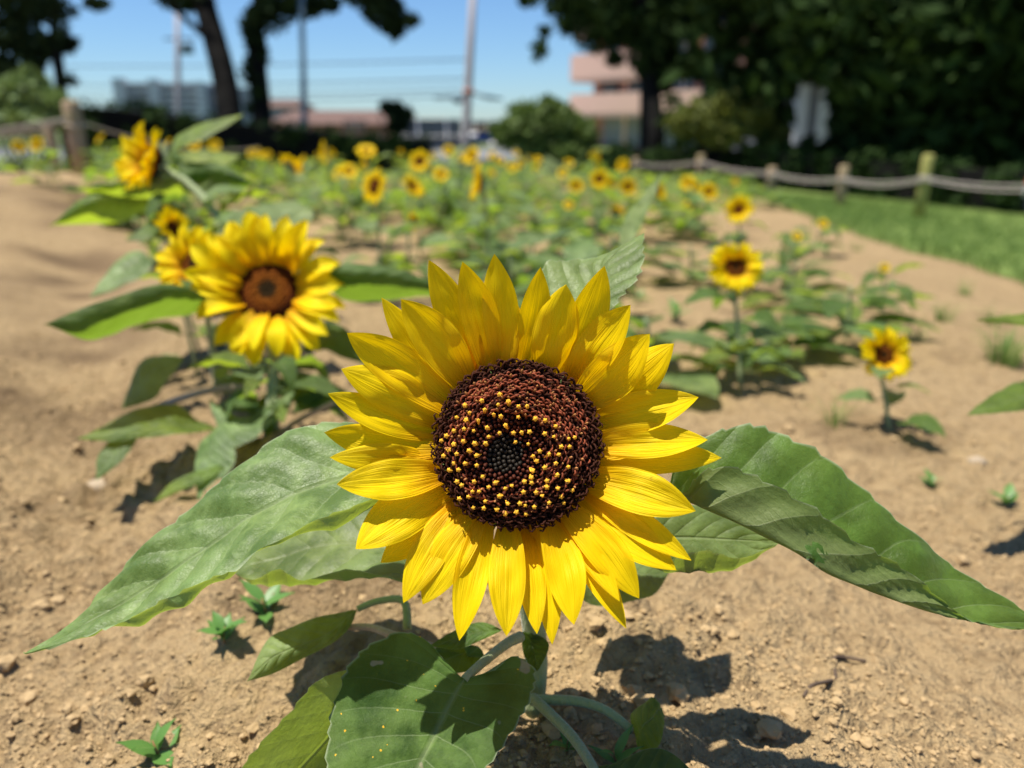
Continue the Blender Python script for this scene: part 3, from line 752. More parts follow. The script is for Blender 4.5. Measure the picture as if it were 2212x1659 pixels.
# ------------------------------------------------------------------ generic sunflower pieces
def leaf_variant(seed, fold, droop, wide, mat, nu=12, hv=4):
    r = random.Random(seed)
    vs, uv = [], []
    for i in range(nu+1):
        t = i/nu
        w = wide*(1.0 if t > 0.001 else 0)*((t+0.02)**0.42*(1-t)**0.85*1.62 if t < 1 else 0)
        cx = 0.22+0.78*t*math.cos(droop*t*0.8); cz = 0.12*math.sin(min(1, t*2)*1.2)-droop*0.55*t*t
        for j in range(-hv, hv+1):
            v = j/hv
            y = w*v*math.cos(fold*abs(v)); z = w*abs(v)*math.sin(fold)*0.9
            z += 0.03*noise.noise(Vector((t*5+seed, v*2, seed)))+0.012*math.sin(t*25+abs(v)*5)*abs(v)
            y += 0.012*w*((t*9) % 1)*abs(v)*(1 if v > 0 else -1)
            vs.append((cx, y, cz+z)); uv.append((t, 0.5+0.5*v))
    W = 2*hv+1; idx = np.arange((nu+1)*W).reshape(nu+1, W)
    F = np.stack([idx[:-1, :-1], idx[1:, :-1], idx[1:, 1:], idx[:-1, 1:]], -1).reshape(-1, 4).tolist()
    b = MB(); b.tube([(0, 0, 0), (0.12, 0, 0.035), (0.24, 0, 0.012)], 0.011, 5)
    k = len(vs); vs += b.v; uv += [(0.5, 0.5)]*len(b.v); F += [tuple(q+k for q in f) for f in b.f]
    return vs, F, uv
LV = []
for k, (fo, dr, wi, mt) in enumerate([(0.35, 0.35, 0.33, 'leaf'), (0.6, 0.7, 0.30, 'leaf_dark'), (0.25, 0.2, 0.36, 'leaf_pale'), (0.7, 0.1, 0.28, 'leaf_lime'), (0.45, 0.95, 0.34, 'leaf'), (0.3, 0.5, 0.27, 'leaf_pale')]):
    v, F, uv = leaf_variant(k+3, fo, dr, wi, M[mt]); LV.append((v, F, uv, M[mt], mesh('leaf', v, F, M[mt], uv)))

# petals for general heads, unit: outer radius 1
def gen_petal(seed, curve=0.1, wid=0.17, r0=0.36, nu=8, nv=4):
    vs, uv = [], []
    for i in range(nu+1):
        t = i/nu
        f = 0.55+0.45*math.sin(math.pi*t) if t < 0.5 else (max(0, 1-((t-0.5)/0.5)**2.3))**0.85
        for j in range(nv+1):
            v = j/nv*2-1
            x = r0+(1-r0)*t; z = curve*math.sin(t*2.4)+0.03*noise.noise(Vector((t*3+seed*5, v, seed)))+0.035*v*v*f-0.02*math.exp(-(v/.3)**2)
            vs.append((x, wid*f*v+0.03*math.sin(t*3+seed*2)*t, z)); uv.append((t, j/nv))
    idx = np.arange((nu+1)*(nv+1)).reshape(nu+1, nv+1)
    F = np.stack([idx[:-1, :-1], idx[1:, :-1], idx[1:, 1:], idx[:-1, 1:]], -1).reshape(-1, 4).tolist()
    return vs, F, uv
GP = []
for k in range(5):
    v, F, uv = gen_petal(k, 0.05+0.045*k, 0.108+0.012*(k % 3)); GP.append(mesh('petal', v, F, M['petal_light'], uv))
def ring_mesh(n, seed, curve):
    r = random.Random(seed); V, F, UV = [], [], []
    for ring in range(2):
        for k in range(n):
            v, f, uv = gen_petal(seed+k*0.37, curve+r.uniform(-.08, .08)-0.05*ring, 0.14, nu=5, nv=2)
            a = 2*math.pi*(k+0.5*ring+r.uniform(-.25, .25))/n; s = r.uniform(.85, 1.05); c, si = math.cos(a), math.sin(a)
            k0 = len(V); V += [(s*(x*c-y*si), s*(x*si+y*c), z-0.03*ring) for x, y, z in v]; F += [tuple(q+k0 for q in t) for t in f]; UV += uv
    return mesh('petals', V, F, M['petal_far'], UV)
RINGS = [ring_mesh(13, k, c) for k, c in enumerate((0.08, 0.2, 0.32))]
def disc_mesh(seg=24, rings=6):
    vs = [(i/rings*0.42*math.cos(2*math.pi*j/seg), i/rings*0.42*math.sin(2*math.pi*j/seg), 0.02+0.11*(1-(i/rings)**3)-0.04*math.exp(-(i/rings/0.3)**2)) for i in range(rings+1) for j in range(seg)]
    return mesh('disc', vs, [(i*seg+j, i*seg+(j+1) % seg, (i+1)*seg+(j+1) % seg, (i+1)*seg+j) for i in range(rings) for j in range(seg)], M['disc'])
DISC = disc_mesh(); CALYX = calyx_mesh(0.42, 0.22, 20)

def facing(az, el):   # az 0 = towards the camera, positive = to the right of the photo
    a = rad(az); e = rad(el); return Vector((math.sin(a)*math.cos(e), -math.cos(a)*math.cos(e), math.sin(e)))
def add_head(root, loc, n, R, detailed, seed, ring=None, wilt=1.0):
    r = random.Random(seed); q = frame_quat(n) @ Quaternion((0, 0, 1), r.uniform(0, 6.28))
    h = link('flower_head', CALYX, root, loc, q, R)
    link('disc', DISC, h)
    if detailed:
        for ringk, (n_, zz, sc) in enumerate(((21, 0.02, 1.0), (19, -0.03, 1.03))):
            for k in range(n_):
                o = link('petal', GP[r.randrange(5)], h, (0, 0, zz))
                a = 2*math.pi*(k+0.5*ringk+r.uniform(-.3, .3))/n_
                o.rotation_mode = 'XYZ'; o.rotation_euler = (r.uniform(-.3, .3), r.uniform(-.25, .12)-(0.1 if ringk else 0), a)
                s = sc*r.uniform(.86, 1.06); o.scale = (s, s*r.uniform(.9, 1.2), s)
    else:
        link('petals', RINGS[r.randrange(3) if ring is None else ring], h)
    return h

def add_stem(root, pts, r0, r1, mat='stem'):
    b = MB(); N = 8
    b.tube([crom([Vector(p) for p in pts], i/N) for i in range(N+1)], [r0+(r1-r0)*i/N for i in range(N+1)], 6)
    return b.obj('stem', M[mat], root)
def add_leaf(root, loc, az, el, L, k):
    o = link('leaf', LV[k % len(LV)][4], root, loc); o.rotation_mode = 'XYZ'; o.rotation_euler = (random.uniform(-.25, .25), -el, az); o.scale = (L, L, L); return o

FOL = []
def foliage_mesh(seed, n, H):
    r = random.Random(seed); V, F, UV, MI = [], [], [], []
    mats = [LV[k][3] for k in range(len(LV))]
    for k in range(n):
        lv = LV[r.randrange(len(LV))]; mi = mats.index(lv[3]); a = k*2.4+r.uniform(-.4, .4); hz = H*(0.12+0.80*k/n); L = r.uniform(.10, .18)*(1.1-0.25*k/n)
        mtx = Matrix.Translation((0, 0, hz)) @ Matrix.Rotation(a, 4, 'Z') @ Matrix.Rotation(-r.uniform(-.2, .6), 4, 'Y') @ Matrix.Scale(L, 4)
        k0 = len(V); V += [tuple(mtx @ Vector(v)) for v in lv[0]]; F += [tuple(q+k0 for q in f) for f in lv[1]]; UV += lv[2]; MI += [mi]*len(lv[1])
    me = mesh('leaves', V, F, mats, UV, True, MI); return me
for k in range(5): FOL.append(foliage_mesh(40+k, 11+k % 3, 0.24))

def sunflower(px, py, d, R, az, el, label, group=None, nleaf=7, detailed=False, base=None, leafL=0.13, ring=None, seed=0, far=False, name='sunflower_plant', zbase=None):
    """head centre at pixel (px,py) depth d"""
    r = random.Random(seed*13+int(px)); hp = P(px, py, d); n = facing(az, el)
    back = hp-n*R*0.2
    if base: bx, by = base
    else: bx, by = hp.x-n.x*0.03+r.uniform(-.02, .02), hp.y-n.y*0.04+r.uniform(-.01, .03)
    bz = gz(bx, by)-0.004
    root = thing(name, label, 'sunflower', (bx, by, bz), group)
    o = Vector((bx, by, bz)); H = back.z-bz
    add_stem(root, [(0, 0, 0), (back-o)*0.45+Vector((n.x*-0.006, n.y*-0.006, 0)), back-o-n*R*0.15-Vector((0, 0, R*0.2)), back-o], max(0.0035, R*0.08), max(0.003, R*0.07))
    add_head(root, back-o, n, R, detailed, seed+int(px), ring)
    if far: link('leaves', FOL[r.randrange(5)], root, (0, 0, 0), Quaternion((0, 0, 1), r.uniform(0, 6)), (1.0*leafL/0.13, 1.0*leafL/0.13, max(0.5, H/0.26)))
    else:
        for k in range(nleaf):
            t = 0.12+0.72*k/max(1, nleaf-1)
            add_leaf(root, (back-o)*t, k*2.4+r.uniform(-.5, .5)+seed, r.uniform(-.1, .5), leafL*r.uniform(.75, 1.15)*(1.15-0.4*t), r.randrange(6))
    return root, o

# ------------------------------------------------------------------ second sunflower (left of the main one)
base2, _ = ground_hit(592, 945)
p2, o2 = sunflower(574, 618, 0.98, 0.103, 6, 30, 'second largest sunflower, full yellow bloom with wide brown disc, left of the sharp one',
                   nleaf=0, detailed=True, base=(base2.x, base2.y), seed=2)
L2 = lambda *a, **k: leaf_rows('leaf', *a, parent=p2, origin=o2, **k)
L2([(470, 655, .97), [(443, 640, .965), (440, 645, .96), (445, 667, .985)], [(390, 616, .93), (405, 631, .925), (421, 681, .985)], [(355, 611, .91), (358, 639, .905), (352, 688, .97)], [(311, 620, .89), (296, 666, .885), (277, 712, .945)], [(252, 640, .87), (233, 692, .865), (224, 731, .91)], [(180, 663, .85), (170, 708, .845), (175, 735, .87)], (96, 700, .84)], [-1, 0, 1], M['leaf_dark'], nu=30, sub=5, puck=.004)
L2([(690, 590, 1.0), [(747, 568, .99), (745, 596, .98), (735, 648, 1.05)], [(816, 571, .99), (820, 603, .98), (837, 651, 1.05)], [(885, 588, .985), (885, 613, .98), (905, 645, 1.03)], (990, 632, .99)], [-1, 0, 1], M['leaf_dark'], nu=26, sub=5, puck=.004)
L2([(330, 565, 1.12), [(300, 541, 1.15), (297, 568, 1.13), (314, 590, 1.11)], [(252, 562, 1.14), (245, 598, 1.11), (264, 618, 1.10)], (192, 642, 1.08)], [-1, 0, 1], M['leaf_pale'], nu=20, sub=4, puck=.004)
L2([(600, 520, 1.05), [(505, 492, 1.12), (590, 500, 1.07), (648, 500, 1.07)], [(500, 462, 1.14), (600, 470, 1.1), (675, 466, 1.1)], [(560, 440, 1.16), (625, 445, 1.13), (668, 448, 1.12)], (636, 432, 1.15)], [-1, 0, 1], M['leaf_pale'], nu=20, sub=5, puck=.004)
L2([(262, 885, .92), [(271, 845, .93), (290, 850, .92), (330, 862, .92)], [(300, 785, .95), (330, 800, .94), (357, 825, .94)], [(333, 767, .96), (355, 785, .95), (380, 800, .95)], (398, 770, .96)], [-1, 0, 1], M['leaf_pale'], nu=22, sub=4, puck=.003)
L2([(470, 925, .93), [(425, 903, .94), (430, 918, .92), (432, 932, .90)], [(383, 871, .94), (370, 915, .90), (370, 939, .88)], [(310, 878, .92), (300, 922, .88), (310, 943, .87)], [(240, 910, .90), (235, 932, .87), (233, 951, .86)], (165, 947, .86)], [-1, 0, 1], M['leaf_lime'], nu=26, sub=5, puck=.003)
tube_px('petiole', [(318, 888, .93), (400, 858, .94), (474, 840, .97), (560, 835, 1.0)], (0.004, 0.005), M['petiole_pink'], p2, o2)
L2([(473, 935, .92), [(452, 858, .95), (485, 905, .93), (500, 968, .90)], [(500, 895, .96), (530, 915, .93), (560, 935, .91)], [(560, 885, .97), (590, 885, .95), (625, 880, .94)], (634, 842, .96)], [-1, 0, 1], M['leaf_pale'], nu=26, sub=5, puck=.004)
L2([(305, 925, .88), [(255, 930, .88), (268, 950, .87), (288, 962, .87)], [(212, 985, .86), (230, 990, .855), (254, 1002, .85)], (206, 1038, .84)], [-1, 0, 1], M['leaf_pale'], nu=18, sub=4, puck=.003)
L2([(475, 915, .90), [(432, 955, .90), (455, 970, .88), (505, 965, .88)], [(420, 1010, .87), (450, 1025, .86), (495, 1015, .86)], (428, 1088, .84)], [-1, 0, 1], M['leaf_pale'], nu=18, sub=4, puck=.003)
L2([(505, 998, .87), [(450, 1008, .86), (445, 1020, .855), (455, 1032, .85)], [(380, 1035, .85), (382, 1048, .845), (390, 1060, .84)], (330, 1084, .83)], [-1, 0, 1], M['leaf_lime'], nu=18, sub=4, puck=.003)
L2([(650, 760, 1.0), [(690, 690, 1.05), (715, 720, 1.02), (700, 755, 1.0)], [(760, 720, 1.04), (755, 745, 1.02), (740, 770, 1.0)], (800, 790, 1.0)], [-1, 0, 1], M['leaf_dark'], nu=18, sub=4, puck=.003)
L2([(590, 850, .99), [(640, 800, 1.02), (660, 830, 1.0), (650, 870, .98)], [(700, 818, 1.02), (710, 845, 1.0), (695, 880, .98)], (760, 850, .99)], [-1, 0, 1], M['leaf'], nu=18, sub=4, puck=.003)
tube_px('petiole', [(585, 945, .99), (650, 905, .97), (720, 870, .95)], (0.004, 0.003), M['petiole_pink'], p2, o2)
L2([(585, 820, 1.0), [(540, 805, 1.02), (530, 820, 1.0), (530, 838, .99)], [(490, 812, 1.02), (480, 830, 1.0), (485, 850, .99)], (455, 835, 1.0)], [-1, 0, 1], M['leaf_dark'], nu=16, sub=4, puck=.003)
L2([(590, 840, 1.0), [(600, 870, 1.0), (570, 890, .98), (540, 880, .97)], [(600, 905, .97), (575, 915, .96), (550, 905, .95)], (580, 945, .94)], [-1, 0, 1], M['leaf_dark'], nu=16, sub=4, puck=.003)
L2([(600, 780, 1.0), [(620, 760, 1.02), (640, 778, 1.0), (630, 795, 1.0)], [(665, 770, 1.02), (670, 788, 1.0), (660, 800, 1.0)], (695, 800, 1.0)], [-1, 0, 1], M['leaf_pale'], nu=16, sub=4, puck=.003)

# ------------------------------------------------------------------ third plant: tall bloom seen from its back, upper left
base3, _ = ground_hit(505, 800)
hp3 = P(328, 338, 1.32)
p3o = Vector((base3.x, base3.y, gz(base3.x, base3.y)-0.004))
p3 = thing('sunflower_plant', 'tall sunflower at upper left, half open bloom turned sideways above lime green leaves', 'sunflower', p3o)
add_stem(p3, [(0, 0, 0), P(474, 495, 1.33)-p3o, P(447, 440, 1.34)-p3o, P(404, 395, 1.35)-p3o, P(350, 365, 1.35)-p3o, hp3+Vector((0, .02, -.01))-p3o], 0.008, 0.007)
h3 = add_head(p3, hp3+Vector((0, 0, -.012))-p3o, facing(-38, 22), 0.068, True, 5)
for c in h3.children:
    if c.name.startswith('petal'): c.rotation_euler[1] -= 0.30
L3 = lambda *a, **k: leaf_rows('leaf', *a, parent=p3, origin=p3o, **k)
L3([(368, 328, 1.38), [(380, 296, 1.42), (388, 302, 1.39), (398, 315, 1.36)], [(430, 268, 1.42), (440, 276, 1.39), (455, 291, 1.365)], (526, 246, 1.40)], [-1, 0, 1], M['leaf_lime'], nu=20, sub=4, puck=.004)
L3([(395, 395, 1.36), [(360, 383, 1.34), (360, 390, 1.335), (384, 432, 1.42)], [(260, 393, 1.30), (270, 399, 1.295), (267, 438, 1.38)], [(202, 400, 1.28), (205, 405, 1.275), (205, 427, 1.32)], (167, 404, 1.27)], [-1, 0, 1], M['leaf_lime'], nu=22, sub=5, puck=.004)
L3([(330, 430, 1.36), [(270, 426, 1.325), (280, 436, 1.32), (300, 466, 1.39)], [(195, 417, 1.285), (220, 436, 1.28), (240, 482, 1.36)], (107, 488, 1.26)], [-1, 0, 1], M['leaf_lime'], nu=22, sub=5, puck=.004)
L3([(400, 400, 1.36), [(388, 356, 1.38), (420, 380, 1.37), (425, 422, 1.45)], [(470, 351, 1.38), (482, 380, 1.37), (480, 425, 1.45)], (553, 398, 1.36)], [-1, 0, 1], M['leaf_dark'], nu=22, sub=5, puck=.004)
L3([(400, 380, 1.5), [(395, 330, 1.56), (430, 345, 1.53), (440, 365, 1.5)], [(460, 325, 1.56), (470, 340, 1.53), (480, 358, 1.5)], (520, 335, 1.54)], [-1, 0, 1], M['leaf_lime'], nu=16, sub=4, puck=.004)
L3([(440, 440, 1.34), [(400, 470, 1.33), (380, 480, 1.31), (375, 500, 1.29)], [(330, 480, 1.3), (310, 495, 1.28), (315, 515, 1.26)], (270, 520, 1.26)], [-1, 0, 1], M['leaf'], nu=16, sub=4, puck=.004)

for k in range(9): add_leaf(p3, P(470-8*k, 500-12*k+20*(k % 3), 1.33)-p3o, k*2.4, random.uniform(-.2, .5), random.uniform(.10, .15), k)
for k in range(11):
    a_ = k*2.4+.4
    add_leaf(p2, (0, 0, .02+.007*k), a_, random.uniform(-.15, .2), random.uniform(.08, .12) if math.sin(a_) > -.5 else .07, random.randrange(6))
# small blooms crowded behind the second flower
sunflower(378, 492, 1.22, 0.036, 70, 15, 'small sunflower facing right, squeezed behind the left edge of the second largest bloom', detailed=True, nleaf=5, leafL=.11, seed=3)
sunflower(328, 462, 1.36, 0.030, -70, 20, 'small half closed orange sunflower under the lime leaves of the tall one at upper left', detailed=True, nleaf=4, leafL=.10, seed=4)
sunflower(408, 566, 1.10, 0.060, -25, 25, 'sunflower mostly hidden behind the left petals of the second largest bloom', detailed=True, nleaf=3, leafL=.10, seed=6)

# ------------------------------------------------------------------ right hand plants standing on bare soil
def on_base(bpx, hpx, Dpx, az, el, label, seed, leaves, group=None, leafL=.10, **kw):
    b, d = ground_hit(*bpx)
    hd = d*(1+0.0); R = Dpx/2*hd/FPX
    return sunflower(hpx[0], hpx[1], hd-0.01, R, az, el, label, group, nleaf=leaves, detailed=True, base=(b.x, b.y), leafL=leafL, seed=seed, **kw)
on_base((1920, 940), (1914, 765), 122, 4, 24, 'small sunflower on a short bare stem standing alone on open soil at the right', 11, 6, leafL=.082)
pa, oa = on_base((1600, 835), (1591, 576), 122, -4, 26, 'small round sunflower with dark leaf clump and shadow below it, right of the big bloom', 12, 9, leafL=.125)
for k in range(5): add_leaf(pa, (0, 0, .02+.012*k), k*2.4+1, random.uniform(.1, .8), random.uniform(.07, .10), (1, 4, 0, 1, 5)[k])
on_base((1600, 640), (1596, 452), 66, -22, 20, 'sunflower tilted slightly left, behind and above the small round one right of the big bloom', 13, 6, leafL=.10)
on_base((1905, 690), (1911, 578), 24, -20, 40, 'young plant with a small closed yellow bud, among weeds in front of the lawn', 14, 8, leafL=.12)

# leafless-looking companion plants: leaf only
def leafy(px, py, L, n, label, group=None, seed=0, H=0.14, name='sunflower_plant', d=None):
    b, dd = ground_hit(px, py); o = Vector((b.x, b.y, gz(b.x, b.y)-0.004)); r = random.Random(seed+99)
    root = thing(name, label, 'sunflower', o, group)
    add_stem(root, [(0, 0, 0), (r.uniform(-.01, .01), 0, H*.5), (r.uniform(-.02, .02), r.uniform(-.02, .02), H)], 0.005, 0.003)
    for k in range(n):
        t = 0.15+0.85*k/max(1, n-1); add_leaf(root, (0, 0, H*t), k*2.4+r.uniform(-.5, .5)+seed, r.uniform(0, .7), L*r.uniform(.75, 1.15)*(1.15-.4*t), r.randrange(6))
    return root, o
ph, oh = leafy(1290, 690, .11, 4, 'leafy plant without bloom hidden behind the big flower, one long leaf pointing up right', seed=1, H=.10)
leaf_rows('leaf', [(1338, 575, .95), [(1340, 490, 1.0), (1355, 495, .99), (1378, 502, .98)], [(1378, 430, 1.04), (1388, 440, 1.03), (1402, 446, 1.02)], (1434, 371, 1.06)], [-1, 0, 1], M['leaf_pale'], ph, oh, nu=20, sub=4, puck=.003)
for k, (x_, y_, n_, l_) in enumerate([(430, 660, 8, .12), (345, 575, 8, .14), (505, 590, 7, .12), (668, 690, 6, .10), (300, 500, 8, .15)]):
    leafy(x_, y_, l_, n_, ['leafy plant without bloom filling the gap left of the second largest bloom', 'leafy plant without bloom under the half closed orange bloom at left', 'leafy plant without bloom behind the upper rim of the second largest bloom', 'leafy plant without bloom between the two largest blooms', 'leafy plant without bloom below the tall bloom at upper left'][k], seed=30+k, H=.11)
br, _ = ground_hit(2420, 960); bro = Vector((br.x, br.y, gz(br.x, br.y)-.004))
pr = thing('sunflower_plant', 'plant beyond the right edge of which only two long leaves reach in', 'sunflower', bro)
add_stem(pr, [(0, 0, 0), (0, 0, .09), (0, .01, .20)], .006, .004)
LR = lambda *a, **k: leaf_rows('leaf', *a, parent=pr, origin=bro, **k)
LR([(2400, 680, .86), [(2300, 650, .87), (2310, 672, .85), (2300, 710, .84)], [(2212, 673, .85), (2225, 686, .84), (2212, 704, .83)], (2108, 690, .82)], [-1, 0, 1], M['leaf_lime'], nu=18, sub=4, puck=.003)
LR([(2400, 830, .84), [(2290, 800, .86), (2300, 840, .83), (2300, 875, .81)], [(2205, 820, .84), (2215, 855, .81), (2212, 882, .79)], [(2135, 855, .81), (2150, 872, .79), (2145, 892, .78)], (2088, 896, .79)], [-1, 0, 1], M['leaf'], nu=22, sub=5, puck=.003)
add_head(pr, (0, -0.005, .22), facing(20, 35), .05, True, 21)

# ------------------------------------------------------------------ the field behind: traced blooms
def Rd(Dpx, d): return Dpx/2*d/FPX
FIELD = [  # px, py, size px, az, el, real radius, label
 (803, 401, 74, -40, 15, .050, 'sunflower turned half left with dark centre, above the gap left of the big bloom', 0),
 (1030, 392, 80, -85, 12, .052, 'sunflower seen edge on facing left, on a dark leafy stem straight above the big bloom', 2),
 (905, 347, 48, -8, 22, .045, 'round open sunflower with dark centre against the shaded hedge, highest of the middle rows', 0),
 (894, 400, 58, 60, 35, .047, 'sunflower tipped back, just under the round open one in the middle rows', 1),
 (895, 476, 40, 70, 10, .030, 'little narrow sunflower low over the soil gap in the middle rows', 1),
 (791, 322, 42, 10, 55, .045, 'sunflower facing up to the sky in the middle rows, nearest the dark hedge end', 0),
 (697, 326, 42, -75, 10, .045, 'edge on orange sunflower standing high in the rows left of centre', 2),
 (630, 356, 52, 150, 40, .045, 'sunflower nodding away, showing the back of its petals, left of centre', 2),
 (754, 366, 40, 25, 45, .042, 'right one of two touching sunflowers in the rows left of centre', 0),
 (733, 372, 36, -30, 40, .042, 'left one of two touching sunflowers in the rows left of centre', 1),
 (953, 374, 36, 20, 40, .042, 'flat tilted sunflower between the round open one and the edge on one', 0),
 (968, 324, 26, 0, 30, .042, 'tiny pale sunflower before the grey shed', 0),
 (1018, 336, 40, -40, 30, .045, 'orange sunflower in front of the foot of the tall grey pole', 2),
 (760, 402, 19, 0, 20, .025, 'bud sized bloom left of the half left turned sunflower', 1),
 (1245, 400, 34, 0, 25, .042, 'leftmost of the bright blooms in the row right of the big bloom', 0),
 (1294, 386, 44, -20, 15, .045, 'tall bright bloom of a touching pair, right of centre in front of the bushes', 0),
 (1320, 393, 28, 40, 20, .036, 'smaller bloom of a touching pair, right of centre in front of the bushes', 1),
 (1358, 402, 40, 10, 20, .045, 'round bright bloom just right of the touching pair in front of the bushes', 0),
 (1345, 357, 28, -30, 20, .042, 'small orange bloom close to the rope, left of the fence post', 2),
 (1427, 411, 40, 45, 25, .045, 'tilted bloom below the rope beside the long upright pale leaf', 1),
 (1332, 455, 34, 160, 50, .036, 'low bloom bending away over bare soil right of centre', 2),
 (1228, 441, 22, 0, 40, .026, 'small pale yellow bloom low among leaves right of centre', 0),
 (1484, 394, 34, -40, 25, .043, 'left bloom of a pair under the slanting rope', 1),
 (1502, 402, 30, 40, 25, .040, 'right bloom of a pair under the slanting rope', 2),
 (1533, 412, 40, 10, 25, .045, 'last bright bloom of the row before the bare soil, under the rope', 0),
 (1486, 443, 20, 0, 30, .024, 'little bloom below the pair under the slanting rope', 0),
 (1779, 482, 22, 0, 35, .024, 'small bloom in front of the lawn edge by the fence post', 0),
 (1722, 509, 22, 0, 35, .022, 'small bloom at the edge of the lawn, lower left of the fence post', 1),
 (1215, 372, 22, -20, 30, .040, 'faint far bloom beside the dark bushes', 0),
 (1106, 360, 22, 0, 40, .042, 'faint far bloom under the grey street', 1),
 (1062, 371, 18, 30, 40, .040, 'faint far bloom right of the edge on sunflower', 0),
 (268, 321, 26, -20, 20, .042, 'distant bloom left of the tall sideways bloom', 0),
 (420, 312, 28, 0, 30, .045, 'distant bloom under the upper leaf of the tall plant at left', 1),
 (463, 312, 26, 20, 30, .045, 'distant bloom under the tip of the upper leaf at left', 0),
 (543, 330, 20, 0, 30, .042, 'distant bloom in the shade of the dark hedge, left one of two', 0),
 (577, 333, 18, 0, 30, .042, 'distant bloom in the shade of the dark hedge, right one of two', 1),
 (40, 315, 28, 30, 20, .045, 'distant bloom beyond the left rope', 0),
 (78, 312, 34, -10, 20, .045, 'distant bloom beyond the left rope next to the short post', 1),
 (1160, 366, 16, 0, 30, .040, 'faintest far bloom in front of the street', 0),
 (1588, 392, 16, 0, 30, .036, 'small far bloom behind the fence post left of the lawn', 1),
]
taken = []
for k, (px, py, sz, az, el, R, lab, ring) in enumerate(FIELD):
    sz *= 1.12; d = 2*R*FPX/sz
    p = P(px, py, d)
    # keep the head between 0.12 and 0.55 m over the soil
    for _ in range(60):
        p = P(px, py, d); h = p.z-gz(p.x, p.y)
        if h < 0.12: d *= 0.97; R *= 0.97
        elif h > 0.55: d *= 1.03; R *= 1.03
        else: break
    near = d < 3.2
    taken.append((p.x, p.y))
    sunflower(px, py, d, R, az, el, lab, 'sunflowers blooming across the field', nleaf=7, detailed=False, leafL=.15, ring=ring, seed=200+k, far=not near)

# leafy plants filling the rows (no bloom of their own in sight)
def clear_of(x, y, dist):
    return all((x-a)**2+(y-b)**2 > dist*dist for a, b in taken)
def in_bare(px, py):
    if px < 215 and py > 300: return True
    if px < 560 and py > 520: return True
    if 480 < px < 560 and 350 < py < 470: return True
    if 690 < px < 1000 and 500 < py < 640: return True
    if 640 < px < 760 and 400 < py < 560 and py > 470: return True
    if px > 1640+ (py-430)*2.0 and py < 640: return True
    return False
def to_px(p):
    q = Vector(p)-CAMP; d = q.y*CP-q.z*SP; v = (q.y*SP+q.z*CP)/d; return CX+FPX*q.x/d, CY-FPX*v, d
nfill = 0; tries = 0
while nfill < 165 and tries < 20000:
    tries += 1
    y = 1.35*(7.4**(random.random()**0.85)); x = random.uniform(-0.60, 0.50)*y
    if y > 10.2: continue
    z = gz(x, y); px, py, d = to_px((x, y, z))
    if not (-60 < px < 2280) or in_bare(px, py): continue
    if py > 560 and not (1000 < px < 1500 or 1650 < px < 2000): continue
    if 1650 < px and y < 1.9 and random.random() < .5: continue
    if px > 1330 and py > 455 and random.random() > 0.09: continue
    if px > 900 and py > 500 and random.random() > 0.25: continue
    if noise.noise(Vector((x*1.1+0.5*y, y*0.45, 7))) < -0.12 and random.random() < .8: continue
    if not clear_of(x, y, 0.11+0.030*y): continue
    taken.append((x, y)); nfill += 1
    o = Vector((x, y, z-.004)); H = random.uniform(.11, .23)*(0.75 if y < 2.2 else 1.0)*(1.0-0.03*max(0, y-4))
    sc = H/0.24
    root = thing('leafy_sunflower', 'low leafy sunflower plant without open bloom, one of many in the rows of the field', 'sunflower', o, 'leafy sunflowers without bloom in the rows')
    add_stem(root, [(0, 0, 0), (0, 0, H*.5), (random.uniform(-.01, .01), 0, H)], .005, .003)
    link('leaves', FOL[random.randrange(5)], root, (0, 0, 0), Quaternion((0, 0, 1), random.uniform(0, 6.28)), (1.0+.35*sc+.03*y, 1.0+.35*sc+.03*y, sc))
# field blooms further off that show as specks
for k in range(34):
    for _ in range(40):
        y = random.uniform(4.5, 10); x = random.uniform(-.55, .42)*y
        px, py, d = to_px((x, y, gz(x, y)))
        if clear_of(x, y, .22) and not in_bare(px, py) and px < 1300: break
    taken.append((x, y)); R = random.uniform(.038, .055); hz = gz(x, y)+random.uniform(.22, .34); px, py, d = to_px((x, y, hz))
    sunflower(px, py, d, R, random.uniform(-80, 80), random.uniform(10, 50), 'speck of a blurred sunflower in the distant rows before the hedge', 'specks of bloom in the distant rows', leafL=.16, far=True, seed=500+k)

# ------------------------------------------------------------------ weeds, grass tufts, stones, twig, tag
def weed(px, py, n, L, label, seed, spread=0.5):
    b, d = ground_hit(px, py); o = Vector((b.x, b.y, gz(b.x, b.y)-.002)); r = random.Random(seed)
    root = thing('weed', label, 'weed', o)
    mb = MB(); mb.tube([(0, 0, 0), (0, 0, L*.35), (r.uniform(-.1, .1)*L, 0, L*.7)], [L*.04, L*.035, L*.02], 5); mb.obj('stem', M['weed_stem'], root)
    wd = r.uniform(.14, .27)
    for k in range(n):
        a = k*2.4+r.uniform(-.4, .4)+seed; e = r.uniform(.35, 1.25); t = .15+.5*k/n
        vs = []
        for i in range(7):
            s = i/6; w = wd*math.sin(math.pi*min(1, s*0.92+.08))**.8*(1-s**4)
            for v in (-1, 0, 1): vs.append(Vector((s*math.cos(e*(1-.5*s)), w*v, s*math.sin(e)*(1-.25*s)+.05*abs(v))))
        f = [(i*3+j, (i+1)*3+j, (i+1)*3+j+1, i*3+j+1) for i in range(6) for j in range(2)]
        m = Matrix.Translation((0, 0, L*t)) @ Matrix.Rotation(a, 4, 'Z') @ Matrix.Scale(L*r.uniform(.6, 1.0), 4)
        link('leaf', mesh('leaf', [m @ v for v in vs], f, M['weed']), root)
    return root
weed(340, 1622, 6, .030, 'small weed seedling at the lower left corner, dark glossy leaves', 1)
weed(488, 1412, 9, .024, 'small sprawling weed beside the folded leaf at lower left', 2)
weed(575, 1335, 6, .030, 'small weed growing in the shadow under the pale broad leaf', 3)
